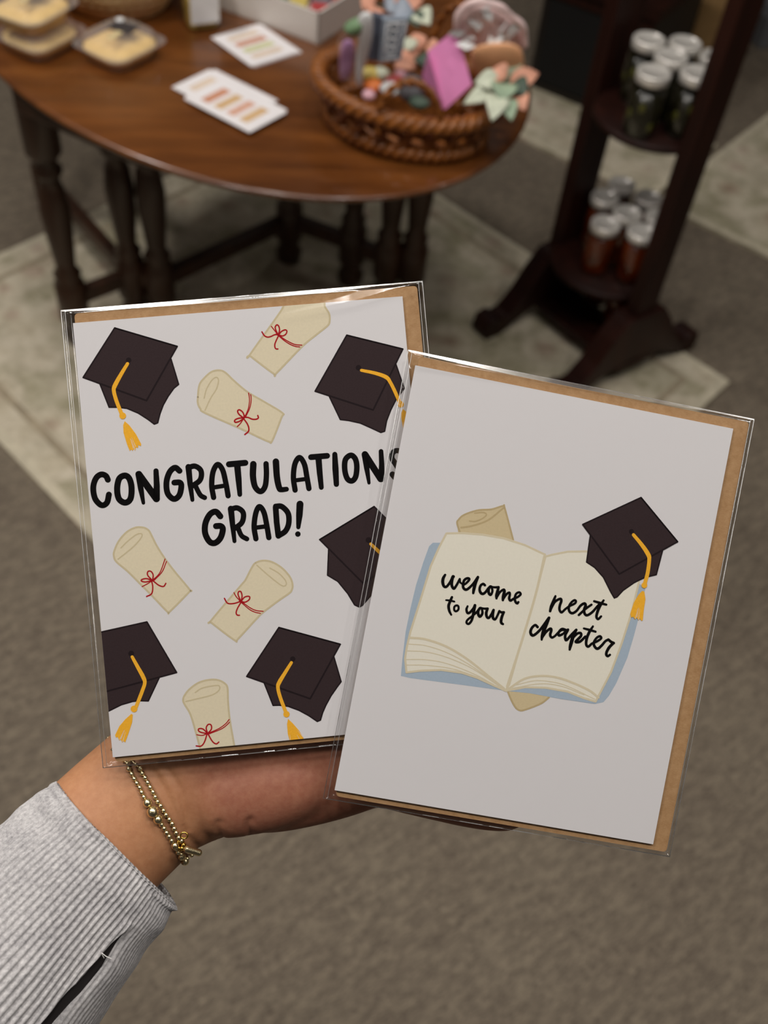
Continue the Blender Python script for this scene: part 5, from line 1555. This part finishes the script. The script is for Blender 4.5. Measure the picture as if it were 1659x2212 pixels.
# ------------------------------------------------------------------ the hand and sleeve
def loft(b, secs, mat, seg=36, sub=6, ends=True):
    C_ = catmull([s[0] for s in secs], sub)
    A_ = catmull([s[1] for s in secs], sub)
    H_ = catmull([s[2] for s in secs], sub)
    vv, ff = [], []
    for c, a, h in zip(C_, A_, H_):
        for k in range(seg):
            t = 2 * PI * k / seg
            vv.append(c + a * math.cos(t) + h * math.sin(t))
    n = len(C_)
    for i in range(n - 1):
        for k in range(seg):
            k2 = (k + 1) % seg
            ff.append((i * seg + k, i * seg + k2, (i + 1) * seg + k2, (i + 1) * seg + k))
    if ends:
        # rounded ends
        for idx, sgn in ((0, -1), (n - 1, 1)):
            c, a, h = C_[idx], A_[idx], H_[idx]
            nb = C_[1] if idx == 0 else C_[n - 2]
            d = (c - nb).normalized()
            base = idx * seg
            last = base
            for q in (0.5, 0.85):
                k0 = len(vv)
                sc = math.sqrt(1 - q * q)
                for k in range(seg):
                    t = 2 * PI * k / seg
                    vv.append(c + (a * math.cos(t) + h * math.sin(t)) * sc + d * min(a.length, h.length) * q)
                for k in range(seg):
                    k2 = (k + 1) % seg
                    ff.append((last + k, last + k2, k0 + k2, k0 + k))
                last = k0
            ff.append(tuple(last + k for k in range(seg)))
    b.add(vv, ff, mat, True)

ARM = [((-0.14494,0.05547,1.13063),(-0.02589,0.01784,0.01284),(-0.00375,0.01002,-0.02149)),((-0.11544,0.09029,1.14172),(-0.02034,0.01383,0.01004),(-0.00357,0.00876,-0.01931)),((-0.09709,0.11324,1.14800),(-0.01991,0.01322,0.00974),(-0.00356,0.00761,-0.01760)),((-0.08631,0.12686,1.15165),(-0.01958,0.01288,0.00954),(-0.00341,0.00720,-0.01670)),((-0.07641,0.13944,1.15507),(-0.01902,0.01324,0.00956),(-0.00268,0.00761,-0.01586)),((-0.06637,0.14994,1.15936),(-0.01746,0.01528,0.01013),(-0.00123,0.00848,-0.01491)),((-0.05406,0.15887,1.16429),(-0.01733,0.01949,0.01202),(0.00017,0.00892,-0.01423)),((-0.04048,0.16640,1.16999),(-0.01768,0.02567,0.01511),(0.00102,0.00887,-0.01387)),((-0.02500,0.17250,1.17514),(-0.01537,0.02915,0.01666),(0.00152,0.00840,-0.01330)),((-0.00930,0.17699,1.18024),(-0.01353,0.02980,0.01689),(0.00163,0.00781,-0.01247)),((0.00324,0.18042,1.18379),(-0.01217,0.02839,0.01607),(0.00112,0.00699,-0.01149)),((0.01108,0.18265,1.18567),(-0.01008,0.02393,0.01355),(0.00067,0.00562,-0.00943))]
DIGITS = dict(little=[((-0.00659,0.15951,1.16744),(0.00072,0.00876,0.00419),(0.00042,0.00417,-0.00879)),((0.00988,0.15811,1.16757),(0.00113,0.00781,0.00375),(0.00073,0.00368,-0.00789)),((0.02375,0.15483,1.16807),(0.00103,0.00660,0.00315),(0.00052,0.00311,-0.00668)),((0.04298,0.15287,1.16772),(0.00049,0.00651,0.00306),(0.00023,0.00305,-0.00653)),((0.05471,0.15252,1.16808),(0.00006,0.00610,0.00281),(0.00019,0.00281,-0.00610)),((0.06002,0.15252,1.16808),(-0.00000,0.00407,0.00187),(0.00000,0.00187,-0.00407))],
    ring=[((-0.00815,0.16959,1.17464),(-0.00047,0.00951,0.00497),(0.00114,0.00499,-0.00944)),((0.01297,0.16936,1.17707),(-0.00014,0.00803,0.00420),(0.00111,0.00419,-0.00796)),((0.03472,0.16774,1.17963),(0.00003,0.00739,0.00387),(0.00078,0.00385,-0.00736)),((0.05637,0.16733,1.18059),(-0.00012,0.00709,0.00369),(0.00024,0.00370,-0.00709)),((0.07403,0.16774,1.18094),(-0.00020,0.00653,0.00339),(0.00005,0.00339,-0.00653)),((0.08046,0.16785,1.18103),(-0.00010,0.00426,0.00221),(0.00002,0.00222,-0.00426))],
    middle=[((-0.00992,0.18069,1.18402),(-0.00144,0.00922,0.00532),(0.00127,0.00548,-0.00915)),((0.01098,0.18188,1.18764),(-0.00102,0.00808,0.00467),(0.00122,0.00477,-0.00799)),((0.03487,0.18196,1.19163),(-0.00065,0.00747,0.00434),(0.00082,0.00438,-0.00743)),((0.06036,0.18272,1.19359),(-0.00050,0.00704,0.00410),(0.00027,0.00412,-0.00704)),((0.08116,0.18368,1.19439),(-0.00043,0.00648,0.00378),(0.00007,0.00379,-0.00649)),((0.08789,0.18393,1.19461),(-0.00024,0.00414,0.00242),(0.00004,0.00243,-0.00414))],
    index=[((-0.01170,0.19180,1.19340),(-0.00249,0.00881,0.00561),(0.00131,0.00598,-0.00882)),((0.00896,0.19452,1.19831),(-0.00212,0.00757,0.00482),(0.00132,0.00516,-0.00753)),((0.03009,0.19671,1.20409),(-0.00178,0.00701,0.00448),(0.00099,0.00472,-0.00700)),((0.05205,0.19944,1.20770),(-0.00145,0.00662,0.00426),(0.00038,0.00438,-0.00668)),((0.07020,0.20187,1.20975),(-0.00121,0.00609,0.00395),(0.00015,0.00402,-0.00616)),((0.07653,0.20258,1.21035),(-0.00070,0.00398,0.00260),(0.00008,0.00263,-0.00401))],
    thumb=[((-0.05298,0.16098,1.16214),(-0.01316,0.00263,0.00331),(-0.00039,0.01004,-0.00950)),((-0.04674,0.17450,1.17617),(-0.01278,0.00253,0.00321),(-0.00047,0.00956,-0.00940)),((-0.04130,0.18707,1.18809),(-0.01026,0.00203,0.00258),(-0.00050,0.00739,-0.00782)),((-0.03533,0.20115,1.20064),(-0.00901,0.00177,0.00225),(-0.00047,0.00641,-0.00693)),((-0.03059,0.21258,1.21095),(-0.00809,0.00152,0.00198),(-0.00045,0.00570,-0.00624)),((-0.02886,0.21713,1.21479),(-0.00499,0.00090,0.00119),(-0.00032,0.00342,-0.00391))],
    heel=[((-0.05281,0.14825,1.16121),(-0.00137,0.00569,0.00270),(0.00124,0.00232,-0.00425)),((-0.04794,0.14865,1.16285),(-0.00356,0.01293,0.00621),(0.00197,0.00556,-0.01045)),((-0.03452,0.15094,1.16610),(-0.00449,0.01384,0.00672),(0.00121,0.00553,-0.01058)),((-0.01900,0.15486,1.16940),(-0.00503,0.01212,0.00597),(0.00043,0.00522,-0.01024)),((-0.00369,0.16067,1.17234),(-0.00427,0.00934,0.00463),(-0.00014,0.00394,-0.00809)),((0.00251,0.16294,1.17296),(-0.00169,0.00407,0.00201),(-0.00033,0.00210,-0.00452))])
CREASES = [[(-0.06867,0.14989,1.18026),(-0.06546,0.14637,1.17729),(-0.06040,0.14111,1.17285),(-0.05451,0.13355,1.16646),(-0.04884,0.12931,1.16288)],[(-0.06329,0.14944,1.17988),(-0.05728,0.14403,1.17531),(-0.05430,0.13810,1.17031),(-0.05253,0.13290,1.16591)],[(-0.04239,0.13587,1.16842),(-0.04247,0.13444,1.16721),(-0.04094,0.13267,1.16572)],[(-0.03204,0.13756,1.16984),(-0.03243,0.13609,1.16860),(-0.03136,0.13428,1.16708)]]

def union_remesh(parts, voxel, smooth_it):
    b = MB()
    for s in parts:
        loft(b, s, 'skin')
    o = b.build('hand_source', fix=True)
    md = o.modifiers.new('remesh', 'REMESH')
    md.mode = 'VOXEL'
    md.voxel_size = voxel
    md.use_smooth_shade = True
    sm = o.modifiers.new('smooth', 'SMOOTH')
    sm.factor = 0.5
    sm.iterations = smooth_it
    bpy.context.view_layer.update()
    dg = bpy.context.evaluated_depsgraph_get()
    me = bpy.data.meshes.new_from_object(o.evaluated_get(dg))
    bpy.data.objects.remove(o)
    return me

me = union_remesh([ARM] + [DIGITS[k] for k in DIGITS], 0.0009, 22)
me.name = 'person'
bm = bmesh.new()
bm.from_mesh(me)
bm.normal_update()
lines = [[Vector(p) for p in l] for l in CREASES]
lines = [catmull(l, 5) for l in lines]
eye = cam.matrix_world.translation.copy()
moves = []
for v in bm.verts:
    best = 1e9
    view = (v.co - eye).normalized()
    for li, l in enumerate(lines):
        for a, e in zip(l[:-1], l[1:]):
            # distance measured across the skin, not in depth
            ab = e - a
            w = v.co - a
            ab = ab - view * ab.dot(view)
            w = w - view * w.dot(view)
            t = max(0, min(1, w.dot(ab) / max(1e-12, ab.length_squared)))
            d = (w - ab * t).length
            best = min(best, d)
    if best < 0.004 and v.normal.dot(view) < 0.1:
        moves.append((v, v.normal * (-0.0008 * math.exp(-(best / 0.0011) ** 2))))
for v, d in moves:
    v.co += d
bmesh.ops.smooth_vert(bm, verts=bm.verts, factor=0.15, use_axis_x=True, use_axis_y=True, use_axis_z=True)
bm.to_mesh(me)
bm.free()
att = me.attributes.new('palm', 'FLOAT', 'POINT')  # mask for the redder palm tone with painted shade in it
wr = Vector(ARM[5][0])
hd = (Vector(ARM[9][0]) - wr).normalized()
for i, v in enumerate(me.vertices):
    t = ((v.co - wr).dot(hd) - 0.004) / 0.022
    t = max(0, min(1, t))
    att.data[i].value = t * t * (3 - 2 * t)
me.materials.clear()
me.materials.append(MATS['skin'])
for p in me.polygons:
    p.use_smooth = True
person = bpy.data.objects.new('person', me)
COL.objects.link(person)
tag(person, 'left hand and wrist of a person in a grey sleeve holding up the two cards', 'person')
bvh = BVHTree.FromPolygons([v.co.copy() for v in me.vertices], [tuple(p.vertices) for p in me.polygons])

# ribbed sweatshirt cuff
SLEEVE = [((-0.07736,0.13064,1.15354),(0.02322,-0.01471,-0.01073),(-0.00375,0.00896,-0.02040)),((-0.07920,0.12825,1.15283),(0.02409,-0.01436,-0.01080),(-0.00379,0.00961,-0.02122)),((-0.08475,0.12065,1.15033),(0.02531,-0.01474,-0.01122),(-0.00423,0.00991,-0.02256)),((-0.09313,0.10885,1.14691),(0.02697,-0.01564,-0.01193),(-0.00504,0.00992,-0.02438)),((-0.10825,0.08689,1.14146),(0.03025,-0.01764,-0.01341),(-0.00623,0.01022,-0.02751)),((-0.13851,0.04204,1.13239),(0.03385,-0.01981,-0.01502),(-0.00729,0.01124,-0.03125))]
SLIT = [(2.020,5.4454),(2.440,5.4454),(2.890,5.4454),(3.160,5.4192),(3.340,5.4192),(3.580,5.3931),(3.850,5.3669),(4.060,5.3407)]
NA, NL = 960, 130
RIBS = 96
def sleeve_frame(s):
    i = min(int(s), len(SLEEVE) - 2)
    f = s - i
    return [Vector(SLEEVE[i][k]) * (1 - f) + Vector(SLEEVE[i + 1][k]) * f for k in range(3)]
def slit_at(s):
    for (s0, t0), (s1, t1) in zip(SLIT[:-1], SLIT[1:]):
        if s0 <= s <= s1:
            return t0 + (t1 - t0) * (s - s0) / (s1 - s0)
    return None
smax = len(SLEEVE) - 1.0
vv, ff = [], []
for j in range(NL + 1):
    s = smax * (j / NL) ** 1.25
    c, a, h = sleeve_frame(s)
    ts = slit_at(s)
    near = min(1, max(0, s - 0.0) / 0.25)
    dth = 2 * PI / NA
    t_ref = ts if ts is not None else SLIT[0][1]
    wdt = 0.0 if ts is None else 0.016 + 0.050 * min(1.0, (s - SLIT[0][0]) / 1.2)
    for k in range(NA):
        th = t_ref + (k + 0.5) * dth
        lag = min(k, NA - 1 - k)
        th += (1 if k < NA / 2 else -1) * wdt * math.exp(-lag / 14)
        r = 1.0
        edge = 0.00075 * math.sqrt(max(0, 1 - min(1, s / 0.10 - 1) ** 2)) if s < 0.2 else 0.00075
        rib = math.cos(RIBS * th)
        fine = 1.0
        if ts is not None and k < NA * 0.12:
            fine = 0.4
        amp = (0.00030 + 0.00006 * noise.noise(Vector((th * 9, s * 6, 0)))) * (0.55 + 0.45 * near) * fine
        dirv = (a.normalized() * math.cos(th) + h.normalized() * math.sin(th))
        p = c + a * math.cos(th) + h * math.sin(th)
        off = amp * (abs(rib) ** 0.6 * math.copysign(1, rib)) + edge - 0.0006
        off += 0.0012 * noise.noise(Vector((th * 1.6, s * 1.5, 4.0)))
        if ts is not None:
            dd = (th - ts + PI) % (2 * PI) - PI
            if 0 < dd < 0.5:
                off += -0.0016 * math.exp(-(dd / 0.10) ** 2) * min(1, (s - SLIT[0][0]) / 0.5)
            elif -0.3 < dd <= 0:
                off += 0.0007 * math.exp(-(dd / 0.08) ** 2)
        vv.append(p + dirv * off)
for j in range(NL):
    s = smax * ((j + .5) / NL) ** 1.25
    ts = slit_at(s)
    for k in range(NA):
        if ts is not None and k == NA - 1:
            continue
        k2 = (k + 1) % NA
        ff.append((j * NA + k, j * NA + k2, (j + 1) * NA + k2, (j + 1) * NA + k))
b = MB()
b.add(vv, ff, 'heather_knit', True)
slv = b.build('sweatshirt_sleeve', person)
so = slv.modifiers.new('solid', 'SOLIDIFY')
so.thickness = 0.0012
so.offset = -1
slv['label'] = 'light heather grey ribbed cuff'
b = MB()
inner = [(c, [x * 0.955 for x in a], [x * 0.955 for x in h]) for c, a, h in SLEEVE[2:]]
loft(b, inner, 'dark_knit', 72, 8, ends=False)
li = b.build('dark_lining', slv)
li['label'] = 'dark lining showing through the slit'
b = MB()
c, a, h = sleeve_frame(SLIT[2][0])
th = SLIT[2][1]
p0 = c + a * math.cos(th) + h * math.sin(th)
eyed = (eye - p0).normalized()
up_ = Vector(cam.matrix_world.col[1][:3])
rt_ = Vector(cam.matrix_world.col[0][:3])
b.tube(catmull([p0 + eyed * .001, p0 + eyed * .002 + up_ * .0016 - rt_ * .0008, p0 + eyed * .002 + up_ * .0006 + rt_ * .0006, p0 + eyed * .0015 + rt_ * .0024 - up_ * .0002], 8), 0.00014, 'white_thread', 6)
b.build('loose_thread', slv)

# bracelets
def bracelet(label, beads, axis_c, axis_d, extra=None):
    c0 = Vector(beads[0][0])
    t = thing('beaded_bracelet', label, 'bracelet', c0, group='gold bracelets on the wrist')
    proto = MB()
    proto.blob((0, 0, 0), 1.0, 'gold_metal', seg=24, rings=16)
    b0 = None
    pts = []
    for p, r in beads:
        r = r * 1.2
        loc, nrm, idx, d = bvh.find_nearest(Vector(p))
        view = (Vector(p) - eye).normalized()
        hit = bvh.ray_cast(eye, view)
        if hit[0] is not None:
            loc, nrm = hit[0], hit[1]
        q = loc - view * r * 0.55 + nrm * r * 0.45
        pts.append((q, r))
    # the hidden back of the loop
    A_, B_ = pts[-1][0], pts[0][0]
    mid = (A_ + B_) / 2
    hx = (A_ - B_) / 2
    back = (mid - eye).normalized()
    back = (back - hx.normalized() * back.dot(hx.normalized())).normalized()
    n_back = 26
    for k in range(1, n_back):
        an = PI * k / n_back
        q = mid + hx * math.cos(an) * 1.0 + back * 0.034 * math.sin(an)
        loc, nrm, idx, d = bvh.find_nearest(q)
        pts.append((loc + nrm * 0.0008, 0.00078))
    for q, r in pts:
        if b0 is None:
            o = b0 = proto.build('bead', t)
        else:
            o = b0.copy()
            COL.objects.link(o)
            o.parent = t
        o.location = q - c0
        o.scale = (r, r, r)
    b = MB()
    b.tube([q - c0 for q, r in pts], 0.00025, 'gold_metal', 6, closed=True)
    b.build('cord', t)
    if extra:
        extra(t, c0)
    return t
W_AX = Vector(ARM[4][0])
bracelet('thin gold bead bracelet nearer the sleeve with three larger beads', [((-0.0733,0.145,1.1853),0.00073),((-0.0727,0.1437,1.1842),0.00073),((-0.0716,0.1426,1.1833),0.00073),((-0.0706,0.1415,1.1824),0.00073),((-0.0696,0.1405,1.1815),0.00073),((-0.0685,0.1395,1.1806),0.00073),((-0.0677,0.1384,1.1797),0.00073),((-0.0668,0.1373,1.1788),0.00073),((-0.0654,0.136,1.1777),0.00124),((-0.0634,0.134,1.176),0.00164),((-0.0614,0.1323,1.1746),0.00133),((-0.0601,0.1311,1.1735),0.00076),((-0.0591,0.1302,1.1728),0.00076),((-0.0581,0.1292,1.172),0.00076),((-0.0572,0.1284,1.1712),0.00076),((-0.0562,0.1274,1.1705),0.00076),((-0.0554,0.1264,1.1696),0.00076),((-0.0546,0.1257,1.169),0.00076),((-0.0537,0.1248,1.1682),0.00076),((-0.0525,0.1239,1.1675),0.00107),((-0.0514,0.1229,1.1666),0.00122),((-0.0505,0.1221,1.166),0.00107)], W_AX, None)
def charms(t, c0):
    b = MB()
    p = Vector((-0.053,0.1263,1.1701))
    hit = bvh.ray_cast(eye, (p - eye).normalized())
    base = (hit[0] if hit[0] else p) - (p - eye).normalized() * 0.0012
    for k in range(6):
        a = 2 * PI * k / 6
        b.blob(base - c0 + rt_ * 0.0011 * math.cos(a) + up_ * 0.0013 * math.sin(a), 0.0009, 'gold_bright', seg=12, rings=8)
    o = b.build('charm', t)
    o['label'] = 'bright gold cluster charm'
    b = MB()
    q0 = Vector((-0.0517,0.1273,1.1645))
    q1 = Vector((-0.0476,0.1277,1.1616))
    n_ = 30
    for k in range(n_ + 1):
        c = q0.lerp(q1, k / n_) - c0
        b.blob(c, 0.00085 + 0.00018 * (k % 3), 'gold_metal', seg=10, rings=6)
    o = b.build('clasp_tube', t)
    b = MB()
    lp = Vector((-0.0528,0.1303,1.1683)) - c0
    b.tube([lp + rt_ * 0.0012 * math.cos(x) + up_ * 0.001 * math.sin(x) for x in [2 * PI * k / 20 for k in range(20)]], 0.0003, 'gold_bright', 8, closed=True)
    b.build('jump_ring', t)
bracelet('thin gold bead bracelet nearer the palm with a cluster charm', [((-0.069,0.1442,1.1846),0.00073),((-0.0682,0.1431,1.1837),0.00073),((-0.0671,0.1421,1.1829),0.00073),((-0.0661,0.141,1.1819),0.00073),((-0.0651,0.1399,1.181),0.00073),((-0.064,0.1388,1.1801),0.00073),((-0.0631,0.1377,1.1791),0.00073),((-0.0621,0.1366,1.1782),0.00073),((-0.061,0.1357,1.1774),0.00073),((-0.0599,0.1346,1.1765),0.00073),((-0.0589,0.1336,1.1757),0.00073),((-0.0577,0.1326,1.1748),0.00073),((-0.0567,0.1316,1.174),0.00073),((-0.0558,0.1305,1.1731),0.00073),((-0.055,0.1295,1.1722),0.00073),((-0.054,0.1284,1.1713),0.00073),((-0.053,0.1277,1.1707),0.00073),((-0.0523,0.1269,1.17),0.00067),((-0.0513,0.1261,1.1694),0.00071)], W_AX, None, charms)
